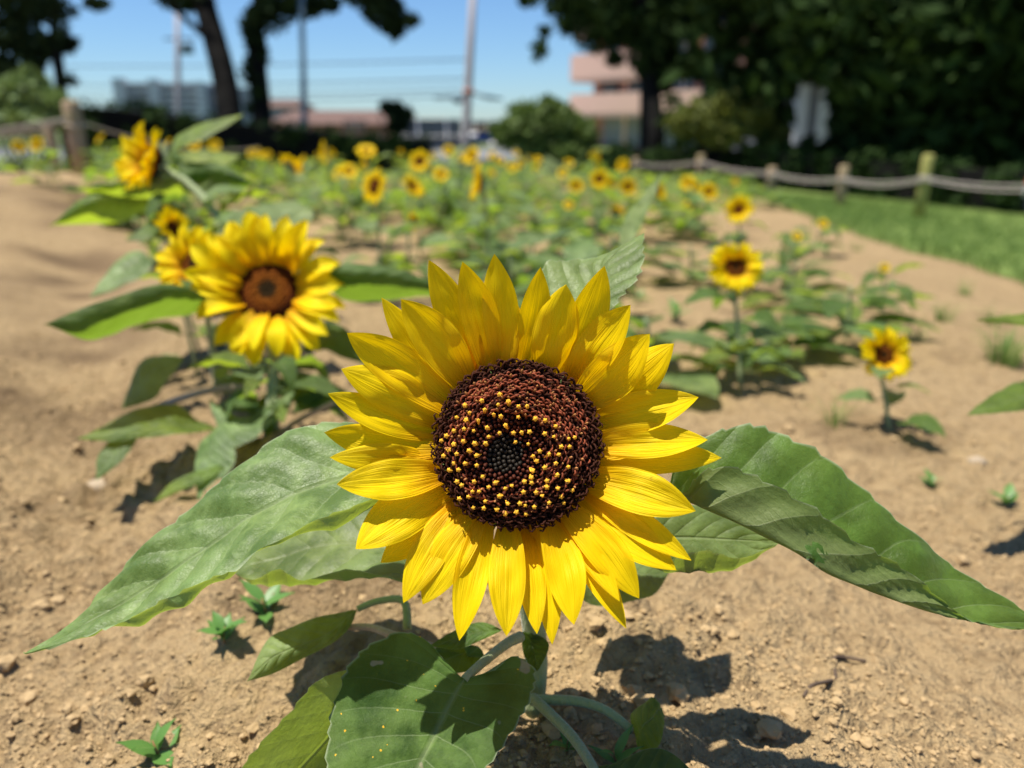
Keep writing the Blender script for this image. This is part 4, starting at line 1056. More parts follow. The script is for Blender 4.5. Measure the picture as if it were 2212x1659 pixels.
weed(1330, 1630, 6, .022, 'tiny weed in the flower shadow at the bottom', 4)
weed(1225, 1600, 5, .018, 'tiny weed next to the pale leaf stalk at the bottom', 5)
weed(2010, 1050, 7, .020, 'thin weed on open soil above the right leaf', 6)
weed(2175, 1085, 6, .025, 'low weed near the right edge on open soil', 8)
weed(1460, 700, 7, .055, 'weed seedling right of the pale leaf behind the big bloom', 9)
weed(1380, 660, 6, .045, 'weed touching the pale upper leaf of the big plant', 10)
weed(470, 760, 6, .05, 'weed under the petals of the second largest bloom', 12)
def tuft(px, py, n, L, label, seed):
    b, d = ground_hit(px, py); o = Vector((b.x, b.y, gz(b.x, b.y)-.002)); r = random.Random(seed); mb = MB()
    for k in range(n):
        a = r.uniform(0, 6.28); ln = L*r.uniform(.5, 1); q = Vector((math.cos(a), math.sin(a), 0)); p = q*r.uniform(0, L*.35); t = Vector((-q.y, q.x, 0))*L*.02
        le = r.uniform(.2, .9); vs = []
        for i in range(4):
            s = i/3; c = p+q*ln*le*s*s+Vector((0, 0, ln*(s-.35*le*s*s))); vs += [c-t*(1-s*.9), c+t*(1-s*.9)]
        mb.add(vs, [(0, 1, 3, 2), (2, 3, 5, 4), (4, 5, 7, 6)])
    return tag(mb.obj('grass_tuft', M['blade'], None, o), label, 'grass tuft')
tuft(2165, 790, 90, .10, 'wide tuft of thin grass near the right edge above the two reaching leaves', 1)
tuft(1800, 925, 34, .065, 'sparse grass tuft between the two small right hand sunflowers', 2)
tuft(2040, 690, 40, .08, 'grass tuft between the yellow bud and the lawn', 3)
tuft(1880, 660, 46, .10, 'grass tuft around the plant with the closed bud', 4)
tuft(1740, 640, 30, .09, 'grass tuft behind the small round sunflower', 5)
tuft(2030, 545, 40, .10, 'grass tuft at the curved lawn edge', 6)
for k, (x_, y_) in enumerate([(1900, 600), (2080, 640), (1980, 740), (2140, 700), (1700, 700), (1760, 760), (1660, 560), (1850, 540)]):
    tuft(x_, y_, 26, .075, ['ragged grass tuft on bare soil near the lawn curve', 'grass tuft below the curved lawn edge', 'grass tuft just above the lone small sunflower', 'grass tuft left of the lime leaf tip', 'grass tuft at the foot of the leafy row right of the big bloom', 'low grass tuft in front of the leafy row', 'grass tuft beside the left tilted sunflower', 'grass tuft where soil and lawn meet'][k], 20+k)
def stone(px, py, s, label, seed):
    b, d = ground_hit(px, py); v = clod_shape(seed+20, .25)*s*np.array([1.2, 1, .7])
    return tag(link('pebble', mesh('pebble', v.tolist(), ICO_F, M['stone']), None, (b.x, b.y, gz(b.x, b.y)+s*.3)), label, 'pebble')
stone(215, 1068, .013, 'pale flat pebble at the left below the second flower leaves', 1)
stone(686, 1568, .0022, 'pale grain sized pebble by the lower left leaf', 2)
stone(2110, 1000, .010, 'tan pebble on open soil at the right', 3)
stone(1700, 985, .008, 'tan pebble left of the right hand leaf', 4)
tw = MB(); tp = []
for (x, y) in [(1735, 1560), (1752, 1535), (1790, 1522), (1805, 1505), (1800, 1470), (1825, 1462), (1870, 1475)]:
    b, d = ground_hit(x, y-45); tp.append(Vector((b.x, b.y, gz(b.x, b.y)+.002)))
t0 = tp[0].copy(); tw.tube([crom([p-t0 for p in tp], i/24) for i in range(25)], .0013, 6)
tag(tw.obj('twig', M['twig'], None, t0), 'thin crooked dark twig lying on bare soil at lower right', 'twig')

# ------------------------------------------------------------------ lawn on the right
edge = [ground_hit(*q)[0] for q in [(1560, 405), (1650, 432), (1750, 468), (1850, 505), (1980, 545), (2080, 570), (2212, 612), (2500, 720)]]
def lawn_edge_x(y):
    pts = sorted(((e.y, e.x) for e in edge))
    if y <= pts[0][0]: return pts[0][1]+(pts[0][0]-y)*0.6
    for (y0, x0), (y1, x1) in zip(pts, pts[1:]):
        if y0 <= y <= y1: return x0+(x1-x0)*(y-y0)/(y1-y0)
    return pts[-1][1]
YL = np.concatenate([np.arange(1.2, 9, .12), np.arange(9, 40, .8)])
lv, lf = [], []; NXL = 40
for y in YL:
    x0 = lawn_edge_x(y)+0.05*noise.noise(Vector((y*3, 0, 5)))
    for j in range(NXL):
        x = x0+(16-x0)*(j/(NXL-1))**2.2; lv.append((x, y, gz(x, y)+0.004+0.004*min(1, j/2)))
ii = np.arange(len(lv)).reshape(len(YL), NXL)
lf = np.stack([ii[:-1, :-1], ii[:-1, 1:], ii[1:, 1:], ii[1:, :-1]], -1).reshape(-1, 4)
tag(link('lawn', mesh('lawn', lv, lf.tolist(), M['lawn'])), 'mown green lawn beside the flower field', 'lawn', kind='structure')
mb = MB(); V, F = [], []
for k in range(16000):
    y = random.uniform(1.6, 8.5); x = lawn_edge_x(y)-0.06+abs(random.gauss(0, 1.2))
    z = gz(x, y)+.003; L = random.uniform(.02, .05); a = random.uniform(0, 6.28); w = L*.09; c, s = math.cos(a), math.sin(a); le = random.uniform(.1, .8)*L
    k0 = len(V); V += [(x-w*s, y+w*c, z), (x+w*s, y-w*c, z), (x+c*le*.4, y+s*le*.4, z+L*.7), (x+c*le, y+s*le, z+L)]; F += [(k0, k0+1, k0+2), (k0, k0+2, k0+3)]
tag(link('grass', mesh('grass', V, F, M['blade'])), 'short green lawn grass', 'grass', kind='stuff')

# ------------------------------------------------------------------ rope fences
def post(px_top, py_top, d, px_base, r, mat, label, group, rope_z=None):
    t = P(px_top, py_top, d); zb = gz(t.x, t.y)
    b = MB(); lean = (px_base-px_top)/FPX*d*0.5
    h = t.z-zb; o = Vector((t.x, t.y, zb-.02))
    b.tube([(0, 0, 0), (0, 0, h*.5), (0, 0, h+.02-r*.35), (0, 0, h+.02-r*.08), (0, 0, h+.02)], [r*1.03, r, r*.97, r*.8, r*.4], 14)
    root = thing('fence_post', label, 'fence post', o, group); b.obj('post', mat, root)
    c = MB(); ang = [2*math.pi*k/12 for k in range(13)]
    c.tube([(math.cos(a)*r*1.08, math.sin(a)*r*1.08, h*.70+.004*math.sin(a*2)) for a in ang], r*.14, 6); c.obj('rope_loop', M['rope'], root)
    return t, zb
def rope(a, b, sag, label, group, r=.007, n=2):
    m = MB(); o = a
    for q in range(n):
        off = Vector((0, 0, -q*r*2.2)); pts = []
        for i in range(15):
            t = i/14; pts.append(a.lerp(b, t)-o+off+Vector((0, 0, -sag*(1+.35*q)*4*t*(1-t))))
        m.tube(pts, r, 6)
    return tag(m.obj('rope', M['rope'], None, o), label, 'rope', group)
RP = [(2007, 333, 5.6, 1990, .042, 'post_moss', 'tallest greenish wooden post of the right fence, nearest the camera'),
      (1825, 357, 6.8, 1812, .044, 'post', 'brown post of the right fence, next after the tall greenish one'),
      (1669, 360, 8.3, 1668, .050, 'post', 'brown post of the right fence, half hidden by blooms at the lawn corner'),
      (1515, 333, 9.6, 1514, .050, 'post', 'post of the right fence standing over the pair of blooms'),
      (1374, 341, 11.4, 1376, .05, 'post', 'farthest thin post of the right fence, in the shade')]
ends = []
for q in RP:
    t, zb = post(q[0], q[1], q[2], q[3], q[4], M[q[5]], q[6], 'posts of the right rope fence'); ends.append(t)
att = [P(2000, 384, 5.57), P(1822, 385, 6.77), P(1668, 372, 8.27), P(1515, 348, 9.57), P(1374, 352, 11.37)]
pr2 = P(2420, 330, 4.6); t, zb = post(2420, 325, 4.6, 2420, .036, M['post'], 'post of the right fence outside the right edge', 'posts of the right rope fence')
names = ['double rope from the tall greenish post to the right edge', 'double rope left of the tall greenish post', 'double rope over the lawn corner', 'double rope slanting down behind the pair of blooms', 'farthest double rope in front of the dark bushes']
chain = [P(2420, 385, 4.58)]+att
for k in range(5): rope(chain[k], chain[k+1], 0.035 if k else .05, names[k], 'ropes of the right fence', r=.0075)
LP = [(152, 216, 5.2, 168, .058, 'post', 'thick weathered post of the left fence'), (103, 262, 6.6, 108, .046, 'post', 'short post of the left fence behind the thick one')]
la = []
for q in LP: post(q[0], q[1], q[2], q[3], q[4], M[q[5]], q[6], 'posts of the left rope fence')
post(-160, 255, 5.6, -160, .045, M['post_dark'], 'post of the left fence outside the left edge', 'posts of the left rope fence')
rope(P(-160, 288, 5.55), P(145, 256, 5.14), .02, 'upper double rope at the left edge running to the thick post', 'ropes of the left fence', r=.007)
rope(P(-160, 300, 6.9), P(103, 282, 6.54), .02, 'thin rope behind the thick post at the left', 'ropes of the left fence', r=.006, n=1)
rope(P(165, 262, 5.2), P(560, 318, 9.5), .10, 'sagging rope leading right from the thick post towards the hedge', 'ropes of the left fence', r=.007, n=1)

# ------------------------------------------------------------------ trees, hedges and bushes
GAPS = [(1734, 190, 13), (1732, 214, 17), (1731, 238, 18), (1729, 262, 18), (1727, 288, 16), (1754, 215, 15), (1753, 245, 15), (1752, 280, 15), (1781, 196, 12), (1780, 220, 16), (1778, 246, 18), (1776, 270, 18), (1774, 294, 14), (1700, 215, 9), (1760, 180, 9), (1500, 205, 24), (1470, 190, 16), (1525, 92, 15), (1560, 40, 10), (1830, 145, 14), (1795, 20, 9), (1600, 130, 9), (1610, 95, 8), (2180, 140, 7), (1478, 100, 10), (1850, 265, 11), (1640, 60, 7), (1720, 60, 8)]
def leaf_cloud(clumps, size, seed, gaps=False):
    """clumps: (center Vector, radius xyz, n)"""
    r = np.random.default_rng(seed); Vs, Fs = [], []; off = 0
    for c, rr, n in clumps:
        q = r.normal(size=(n, 3)); q /= np.linalg.norm(q, axis=1, keepdims=True)
        rad_ = r.random(n)[:, None]**(1/2.2); ctr = np.array(tuple(c))+q*rad_*np.array(rr)
        if gaps:
            qq = ctr-np.array([0, 0, CAMZ]); dd = qq[:, 1]*CP-qq[:, 2]*SP; px = CX+FPX*qq[:, 0]/dd; py = CY-FPX*(qq[:, 1]*SP+qq[:, 2]*CP)/dd
            keep = np.ones(n, bool)
            for gx_, gy_, gr_ in GAPS: keep &= (px-gx_)**2+(py-gy_)**2 > (gr_+6)**2
            ctr = ctr[keep]; n = len(ctr)
            if n == 0: continue
        a = r.normal(size=(n, 3)); a /= np.linalg.norm(a, axis=1, keepdims=True); b = np.cross(a, r.normal(size=(n, 3))); b /= np.linalg.norm(b, axis=1, keepdims=True)
        s = size*r.uniform(.55, 1.3, (n, 1)); nn = np.cross(a, b)
        v = np.stack([ctr-a*s, ctr+b*s*.42-nn*s*.12, ctr+a*s, ctr-b*s*.42-nn*s*.12], 1).reshape(-1, 3)
        Vs.append(v); k = np.arange(n)[:, None]*4+off; Fs.append(np.concatenate([np.concatenate([k, k+1, k+2], 1), np.concatenate([k, k+2, k+3], 1)])); off += 4*n
    return np.concatenate(Vs), np.concatenate(Fs)
def cloud_obj(name, clumps, size, seed, mat, parent=None, loc=Vector((0, 0, 0))):
    v, f = leaf_cloud(clumps, size, seed, gaps=(mat == M['fol_blk'] and name == 'crown'))
    v = v-np.array(tuple(loc))
    return link(name, mesh(name, v.tolist(), f.tolist(), mat, smooth=False), parent, (0, 0, 0) if parent else loc)
def clump_px(px, py, d, rpx, n, squash=1.0):
    R = rpx*d/FPX; return (P(px, py, d), (R, R, R*squash), n)
def gpt(px, d):
    p = P(px, 400, d); y = p.y; x = (px-CX)/FPX*d; return Vector((x, y, gbase(x, y)))
def tree(label, d, trunk, r0, r1, clumps, size, seed, mat, branches=(), crown=None, sphere=None):
    """trunk: pixel points from base up"""
    pts = [P(x, y, d) for x, y in trunk]; b0 = pts[0].copy(); g = gbase(b0.x, b0.y); pts.insert(0, Vector((b0.x, b0.y, g-.1)))
    o = Vector((b0.x, b0.y, g)); root = thing('tree', label, 'tree', o)
    m = MB(); N = 14; cc = [crom([p-o for p in pts], i/N) for i in range(N+1)]
    m.tube(cc, [(r0+(r1-r0)*i/N)*(1.35 if i == 0 else 1) for i in range(N+1)], 12)
    m.obj('trunk', M['bark'], root)
    for (bp, br0, br1) in branches:
        b = MB(); q = [P(x, y, dd) for x, y, dd in bp]; b.tube([crom([p-o for p in q], i/8) for i in range(9)], [br0+(br1-br0)*i/8 for i in range(9)], 8); b.obj('branch', M['bark'], root)
    cloud_obj('crown', clumps, size, seed, mat, root, o)
    return root
# two big trunks
c1 = [clump_px(400, 2, 14, 60, 160, .35), clump_px(640, 12, 14, 62, 220, .4), clump_px(700, 8, 14, 40, 120, .5), clump_px(590, 25, 14, 45, 200, 1), clump_px(545, 60, 14, 26, 110, 1.6),
      clump_px(830, 15, 13, 42, 260, 1.1), clump_px(850, 55, 13, 26, 130, 1), clump_px(800, -20, 13, 60, 300, .8), clump_px(885, 45, 13, 22, 70, .6), clump_px(800, 25, 13, 20, 60, 1)]
hi = []
for k in range(46):
    a = random.uniform(0, 6.28); rr = random.uniform(.3, 3.4); hi.append((Vector((P(510, 0, 14).x+rr*math.cos(a)+.4, P(510, 0, 14).y+rr*math.sin(a)+.5, random.uniform(3.5, 8.0))), (1.0, 1.0, .6), 130))
tree('large tree with thick dark trunk leaning left and a low side branch', 14, [(500, 300), (496, 250), (485, 170), (462, 80), (440, 0), (420, -120), (440, -260)], .26, .17,
     c1[:1]+hi[:23], .13, 1, M['fol_dark'], branches=[([(478, 120, 14), (440, 75, 13.9), (405, 45, 13.7), (370, 10, 13.5), (340, -30, 13.4)], .07, .035), ([(440, 0, 14), (520, -80, 14.3), (640, -150, 14.6)], .10, .05)])
tree('tall tree with straight ivy clad trunk, right neighbour of the left leaning trunk', 14.4, [(566, 310), (566, 255), (560, 180), (552, 90), (556, 40), (580, -80), (590, -220)], .19, .15,
     c1[1:]+hi[23:]+[clump_px(548+random.uniform(-14, 20), 70+k*18, 14.3, 17, 26, 1.2) for k in range(10)], .12, 2, M['fol_dark'], branches=[([(556, 40, 14.4), (620, 0, 14.2), (720, -30, 13.8), (820, -25, 13.3)], .08, .03)])
# left edge trees
c2 = [clump_px(20, 60, 11, 60, 420, 1), clump_px(10, 130, 11, 50, 300, 1), clump_px(75, 110, 11, 45, 260, 1), clump_px(140, 85, 11, 26, 140, 1.1), clump_px(110, 20, 11, 50, 220, .6), clump_px(35, 0, 11, 70, 420, .7), clump_px(150, 170, 11, 18, 40, .8), clump_px(60, 90, 11, 40, 200, 1), clump_px(210, 8, 11, 26, 80, .5), clump_px(110, 105, 11, 22, 120, .8)]
for k in range(16):
    a = random.uniform(0, 6.28); rr = random.uniform(.2, 2.2); q = P(60, 0, 11.5); c2.append((Vector((q.x+rr*math.cos(a)-.5, q.y+rr*math.sin(a), random.uniform(2.6, 5.2))), (.9, .9, .5), 150))
tree('slim dark tree at the upper left with open tufted foliage', 11, [(138, 255), (132, 190), (122, 100), (114, 0), (110, -150)], .085, .06, c2, .085, 3, M['fol_dark'], branches=[([(118, 60, 11), (60, 30, 11), (0, 0, 11)], .03, .02), ([(125, 120, 11), (150, 105, 11), (168, 80, 11)], .02, .012)])
tree('thin sapling trunk next to the slim dark tree at upper left', 12, [(97, 235), (92, 170), (84, 60), (80, -60)], .045, .035, [clump_px(70, -30, 12, 60, 260, .6), clump_px(92, 100, 12, 30, 90, 1)], .085, 4, M['fol_dark'])
# shade tree standing outside the frame on the left is not shown; right hand grove
def grove_tree(label, px, d, r0, low, seed, mat, spread, trunk_top=-300, lean=0, n=58, size=.16):
    cl = []
    rr = random.Random(seed)
    base = gpt(px, d)
    for k in range(n):
        a = rr.uniform(0, 6.28); q = rr.random()**.5*spread; h = rr.uniform(0, 1)
        cl.append((Vector((base.x+q*math.cos(a), base.y+q*math.sin(a)*.8, base.z+low+(1-(q/spread)**2*.55)*h*5.2+.25*(q/spread))), (.85, .85, .6), 170))
    cl_low = []
    return tree(label, d, [(px, to_px(base+Vector((0, 0, .15)))[1]), (px+lean*.3, 200), (px+lean, 60), (px+lean*1.5, -120), (px+lean*1.6, trunk_top)], r0, r0*.6, cl, size, seed, mat)
R1 = [(1405, 15, .24, 2.6, 'dark broad tree whose trunk stands between the pink balconies and the olive bush', 'fol_blk', 2.1),
      (1650, 14.8, .20, 1.4, 'dark tree behind the olive bush, foliage reaching down to it', 'fol_blk', 2.2),
      (1830, 11.5, .20, 0.75, 'dense dark tree right of the white columns, behind the rope fence', 'fol_blk', 2.2),
      (2010, 10.5, .18, 0.45, 'dense dark tree behind the tallest fence post', 'fol_blk', 2.1),
      (2200, 9.8, .20, 0.35, 'dense dark tree at the right edge of the grove', 'fol_blk', 2.0),
      (1960, 14.5, .22, 0.2, 'rearmost dark tree deep inside the grove', 'fol_blk', 2.6),
      (2350, 12.0, .22, 0.2, 'dark tree beyond the right edge closing the grove', 'fol_blk', 2.6)]
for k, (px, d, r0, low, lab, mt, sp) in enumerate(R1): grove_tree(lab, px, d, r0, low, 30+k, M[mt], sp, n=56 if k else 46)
# the hanging left edge of the first grove tree
tree('dark tree with drooping sprays at the left end of the grove, beside the open sky', 12.5, [(1418, 300), (1412, 220), (1404, 120), (1380, -40), (1370, -260)], .15, .10,
     [clump_px(1255, 20, 12.5, 45, 260, 1), clump_px(1200, 12, 12.5, 30, 90, .7), clump_px(1165, 110, 12.5, 17, 60, 1.3), clump_px(1178, 70, 12.5, 14, 40, 1.2), clump_px(1290, 60, 12.5, 55, 420, 1), clump_px(1225, 55, 12.5, 22, 90, 1), clump_px(1345, 60, 12.5, 45, 320, 1), clump_px(1140, 2, 12.5, 26, 50, .5), clump_px(1320, -20, 12.5, 70, 500, 1), clump_px(1230, -40, 12.5, 60, 300, 1), clump_px(1400, 120, 12.5, 45, 320, 1), clump_px(1330, 128, 12.5, 22, 90, .8), clump_px(1420, 60, 12.5, 60, 500, 1), clump_px(1450, 165, 12.5, 36, 280, .9), clump_px(1500, 120, 12.5, 50, 380, 1), clump_px(1530, 190, 12.5, 26, 130, 1)], .10, 60, M['fol_blk'])

def hedge(label, pts, w, seed, mat, size=.07, dens=1.0, cat='hedge'):
    """pts: list of (px, py_top, d): top line; hedge runs down to the ground"""
    r = random.Random(seed); cl = []; base = None
    for (a, b) in zip(pts, pts[1:]):
        pa_, pb_ = P(*a), P(*b); L = (pb_-pa_).length; n = max(2, int(L/.22))
        for i in range(n):
            t = (i+r.random())/n; p = pa_.lerp(pb_, t); g = gbase(p.x, p.y); H = p.z-g
            m = max(2, int(H/.20))
            for j in range(m):
                zc = g+.08+(H-.2)*(j+.5)/m; cl.append((Vector((p.x, p.y+r.uniform(-w/2, w/2), zc+r.uniform(-.06, .06))), (.20, .20, .18), int(60*dens)))
    o = P(*pts[0]); o.z = gbase(o.x, o.y)
    root = thing('hedge', label, cat, o)
    cloud_obj('foliage', cl, size, seed, mat, root, o)
    core = MB()
    for (a, b) in zip(pts, pts[1:]):
        pa_, pb_ = P(*a)-o, P(*b)-o; w2 = w*.28; ga = gbase((pa_+o).x, (pa_+o).y)-o.z; gb = gbase((pb_+o).x, (pb_+o).y)-o.z
        core.add([(pa_.x, pa_.y-w2, ga), (pb_.x, pb_.y-w2, gb), (pb_.x, pb_.y-w2, pb_.z-.14), (pa_.x, pa_.y-w2, pa_.z-.14), (pa_.x, pa_.y+w2, ga), (pb_.x, pb_.y+w2, gb), (pb_.x, pb_.y+w2, pb_.z-.14), (pa_.x, pa_.y+w2, pa_.z-.14)],
                 [(0, 1, 2, 3), (5, 4, 7, 6), (3, 2, 6, 7), (4, 0, 3, 7), (1, 5, 6, 2)])
    core.obj('twigs', M['bark'], root, smooth=False)
    return root
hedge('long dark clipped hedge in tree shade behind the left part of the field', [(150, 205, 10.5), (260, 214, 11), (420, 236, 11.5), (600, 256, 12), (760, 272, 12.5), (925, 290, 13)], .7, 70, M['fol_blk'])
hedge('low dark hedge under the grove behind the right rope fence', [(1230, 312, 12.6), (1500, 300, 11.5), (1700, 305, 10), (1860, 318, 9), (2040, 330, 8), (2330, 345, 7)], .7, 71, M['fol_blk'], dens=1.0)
def bush(label, clumps, size, seed, mat, name='bush'):
    rr = random.Random(seed); extra = []
    for c, r_, n in clumps[:5]:
        for _ in range(6):
            a = rr.uniform(0, 6.28); e = rr.uniform(-.3, 1.2); k = rr.uniform(.85, 1.15)
            extra.append((c+Vector((r_[0]*k*math.cos(a)*math.cos(e), r_[1]*k*math.sin(a)*math.cos(e), r_[2]*k*math.sin(e))), tuple(q*rr.uniform(.18, .34) for q in r_), max(20, n//14)))
    clumps = clumps+extra
    c0 = clumps[0][0]; o = Vector((c0.x, c0.y, gbase(c0.x, c0.y))); root = thing(name, label, 'bush', o)
    cloud_obj('foliage', clumps, size, seed, mat, root, o)
    b = MB(); 
    for k in range(4):
        a = k*1.6; b.tube([(0.05*math.cos(a), .05*math.sin(a), -.05), (.2*math.cos(a), .2*math.sin(a), .3), ((c0-o).x+.3*math.cos(a), .3*math.sin(a), max(.4, (c0-o).z))], [.03, .022, .01], 6)
    b.obj('stems', M['bark'], root)
    return root
bush('green rounded bush between the tall grey pole and the pink building', [clump_px(1150, 270, 12.2, 55, 900, 1), clump_px(1100, 290, 12.2, 38, 500, 1), clump_px(1215, 270, 12.2, 45, 800, 1), clump_px(1190, 235, 12.2, 28, 300, .8), clump_px(1250, 290, 12.2, 42, 700, .9), clump_px(1160, 320, 12.2, 40, 350, .5), clump_px(1230, 325, 12.2, 50, 600, .5)], .07, 80, M['fol_mid'])
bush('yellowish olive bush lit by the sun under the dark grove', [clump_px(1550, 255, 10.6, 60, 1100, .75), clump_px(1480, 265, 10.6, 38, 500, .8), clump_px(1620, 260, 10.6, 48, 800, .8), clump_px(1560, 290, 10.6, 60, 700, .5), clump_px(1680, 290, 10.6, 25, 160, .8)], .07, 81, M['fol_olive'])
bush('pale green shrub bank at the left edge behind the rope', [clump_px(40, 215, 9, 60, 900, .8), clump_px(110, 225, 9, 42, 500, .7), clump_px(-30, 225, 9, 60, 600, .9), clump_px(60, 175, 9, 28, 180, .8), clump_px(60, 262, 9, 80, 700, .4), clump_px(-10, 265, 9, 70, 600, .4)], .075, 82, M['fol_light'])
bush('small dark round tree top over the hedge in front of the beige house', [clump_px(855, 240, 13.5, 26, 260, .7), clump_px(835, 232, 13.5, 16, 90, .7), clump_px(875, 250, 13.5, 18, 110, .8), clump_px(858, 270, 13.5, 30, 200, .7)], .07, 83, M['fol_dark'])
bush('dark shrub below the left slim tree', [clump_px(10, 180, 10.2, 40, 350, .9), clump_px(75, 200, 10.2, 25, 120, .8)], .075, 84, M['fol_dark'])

# ------------------------------------------------------------------ street and buildings
rv, rf_ = [], []
for i, x in enumerate(np.linspace(-60, 60, 31)):
    for y in (17.5, 26.0): rv.append((x, y, gbase(x, y)+.006))
rf_ = [(2*i, 2*i+2, 2*i+3, 2*i+1) for i in range(30)]
tag(link('road', mesh('road', rv, rf_, M['asphalt'])), 'grey asphalt street beyond the field', 'road', kind='structure')
def bpx(px, d): return (px-CX)/FPX*d
def zpx(py, d): return P(CX, py, d).z
# pink apartment block
d = 30.0; y0 = P(CX, 250, d).y
bo = Vector((bpx(1350, d), y0, gbase(0, 20)))
apt = thing('apartment_building', 'pink apartment block with stacked balconies behind the dark grove', 'building', bo)
def part(name, parent, mat, boxes, org):
    b = MB()
    for x0, x1, ya, yb, za, zb in boxes: b.box(x0-org.x, x1-org.x, ya-org.y, yb-org.y, za-org.z, zb-org.z)
    return b.obj(name, mat, parent, smooth=False)
zz = lambda p: zpx(p, d)
XL = bpx(1198, d); XR = bpx(1600, d)
part('wall', apt, M['pink_dk'], [(XL, XR, y0+1.2, y0+9, bo.z-.2, zz(-260))], bo)
floors = [(112, 165), (200, 243), (20, 75), (-75, -20), (-170, -115)]
for k, (ta, tb) in enumerate(floors):
    xr = bpx(1545, d) if k != 0 else bpx(1420, d)
    part('balcony', apt, M['pink'], [(bpx(1178 if k < 2 else 1186, d), xr, y0, y0+.14, zz(tb), zz(ta)), (bpx(1178 if k < 2 else 1186, d), bpx(1178 if k < 2 else 1186, d)+.14, y0+.14, y0+1.2, zz(tb), zz(ta)), (bpx(1178 if k < 2 else 1186, d)+.02, xr, y0+.02, y0+1.2, zz(tb)-.14, zz(tb)-.003)], bo)
    for j in range(5):
        nw = part('window', apt, M['glass'], [(bpx(1218+70*j, d), bpx(1218+70*j+48, d), y0+1.14, y0+1.197, zz(tb-6), zz(ta)+.75)], bo)
        part('frame', nw, M['white'], [(bpx(1218+70*j+23, d), bpx(1218+70*j+26, d), y0+1.09, y0+1.138, zz(tb-6), zz(ta)+.75)], bo)
part('pillar', apt, M['pink'], [(bpx(1236, d), bpx(1241, d), y0+.3, y0+.42, bo.z-.1, zz(20))], bo)
part('pillar', apt, M['pink'], [(bpx(1330, d), bpx(1335, d), y0+.3, y0+.42, bo.z-.1, zz(20))], bo)
part('ground_floor', apt, M['grey'], [(bpx(1240, d), bpx(1500, d), y0+.9, y0+1.19, bo.z-.1, zz(252))], bo)
part('roof', apt, M['grey'], [(XL-.3, XR+.3, y0+.8, y0+9.4, zz(-260)+.003, zz(-275))], bo)
apt.rotation_euler = (0, 0, rad(-50)); apt.location = bo
# house with white columns seen through the grove
d2 = 19.0; y2 = P(CX, 250, d2).y; ho = Vector((bpx(1755, d2), y2, gbase(0, 20)))
hs = thing('house', 'grey house front with two white columns glimpsed through the grove', 'house', ho)
z2 = lambda p: zpx(p, d2)
part('wall', hs, M['grey'], [(bpx(1700, d2), bpx(1830, d2), y2+.5, y2+5, ho.z-.2, z2(160))], ho)
part('column', hs, M['white'], [(bpx(1720, d2), bpx(1744, d2), y2, y2+.3, ho.z-.2, z2(175))], ho)
part('column', hs, M['white'], [(bpx(1768, d2), bpx(1792, d2), y2, y2+.3, ho.z-.2, z2(172))], ho)
part('roof', hs, M['pink_dk'], [(bpx(1690, d2), bpx(1840, d2), y2-.3, y2+5.3, z2(160)+.003, z2(148))], ho)
# far grey apartment rows left
d3 = 70.0; y3 = P(CX, 200, d3).y; ao = Vector((bpx(365, d3), y3, gbase(0, 20)))
fa = thing('apartment_building', 'distant pale grey apartment slab left of the leaning trunk', 'building', ao)
z3 = lambda p: zpx(p, d3)
part('wall', fa, M['grey'], [(bpx(262, d3), bpx(440, d3), y3, y3+9, ao.z, z3(182)), (bpx(440.3, d3), bpx(520, d3), y3+1, y3+9, ao.z, z3(188))], ao)
for (a, b, t) in [(254, 278, 170), (330, 350, 172), (430, 446, 178)]:
    part('stair_tower', fa, M['white'], [(bpx(a, d3), bpx(b, d3), y3-.8, y3-.01, ao.z, z3(t))], ao)
for k in range(5): part('balcony', fa, M['white'], [(bpx(282, d3), bpx(328, d3), y3-.5, y3-.02, z3(196+k*14), z3(191+k*14)), (bpx(354, d3), bpx(428, d3), y3-.5, y3-.02, z3(199+k*14), z3(194+k*14))], ao)
part('roof', fa, M['white'], [(bpx(258, d3), bpx(442, d3), y3-.3, y3+9.3, z3(182)+.003, z3(179))], ao)
def house(label, d, x0, x1, ptop, peave, wallm, roofm, gable=True, name='house'):
    yy = P(CX, 280, d).y; a, b = bpx(x0, d), bpx(x1, d); g = gbase(0, 20); o = Vector(((a+b)/2, yy, g)); root = thing(name, label, 'house', o)
    ze, zt = zpx(peave, d), zpx(ptop, d); w = (b-a)
    part('wall', root, wallm, [(a, b, yy, yy+6, g-.1, ze)], o)
    m = MB(); e = .3
    m.add([(a-e-o.x, -e, ze-g+.003), (b+e-o.x, -e, ze-g+.003), (b+e-o.x, 6+e, ze-g+.003), (a-e-o.x, 6+e, ze-g+.003), (a+.2*w*.3-o.x, 3, zt-g), (b-.2*w*.3-o.x, 3, zt-g)], [(0, 1, 5, 4), (2, 3, 4, 5), (1, 2, 5), (3, 0, 4), (3, 2, 1, 0)])
    m.obj('roof', roofm, root, smooth=False)
    n = max(2, int(w/2.2))
    for k in range(n):
        xx = a+w*(k+.5)/n; wd = part('window', root, M['glass'], [(xx-.45, xx+.45, yy-.03, yy-.002, g+.9, min(ze-.2, g+1.9))], o)
        part('frame', wd, M['white'], [(xx-.03, xx+.03, yy-.05, yy-.032, g+.9, min(ze-.2, g+1.9))], o)
    return root
house('low house with reddish brown roof behind the hedge, right of the trunks', 30, 582, 830, 236, 268, M['pink_dk'], M['roof'])
house('low beige house with pale flat roof behind the hedge', 32, 826, 962, 256, 284, M['beige'], M['beige'])
house('grey shed with flat roof left of the tall grey pole', 24, 872, 996, 284, 294, M['grey'], M['white'])
house('far grey house above the brown roof', 60, 560, 640, 212, 232, M['grey'], M['roof'])
house('small house with blue front right of the tall grey pole', 34, 1012, 1066, 262, 278, M['blue'], M['beige'])
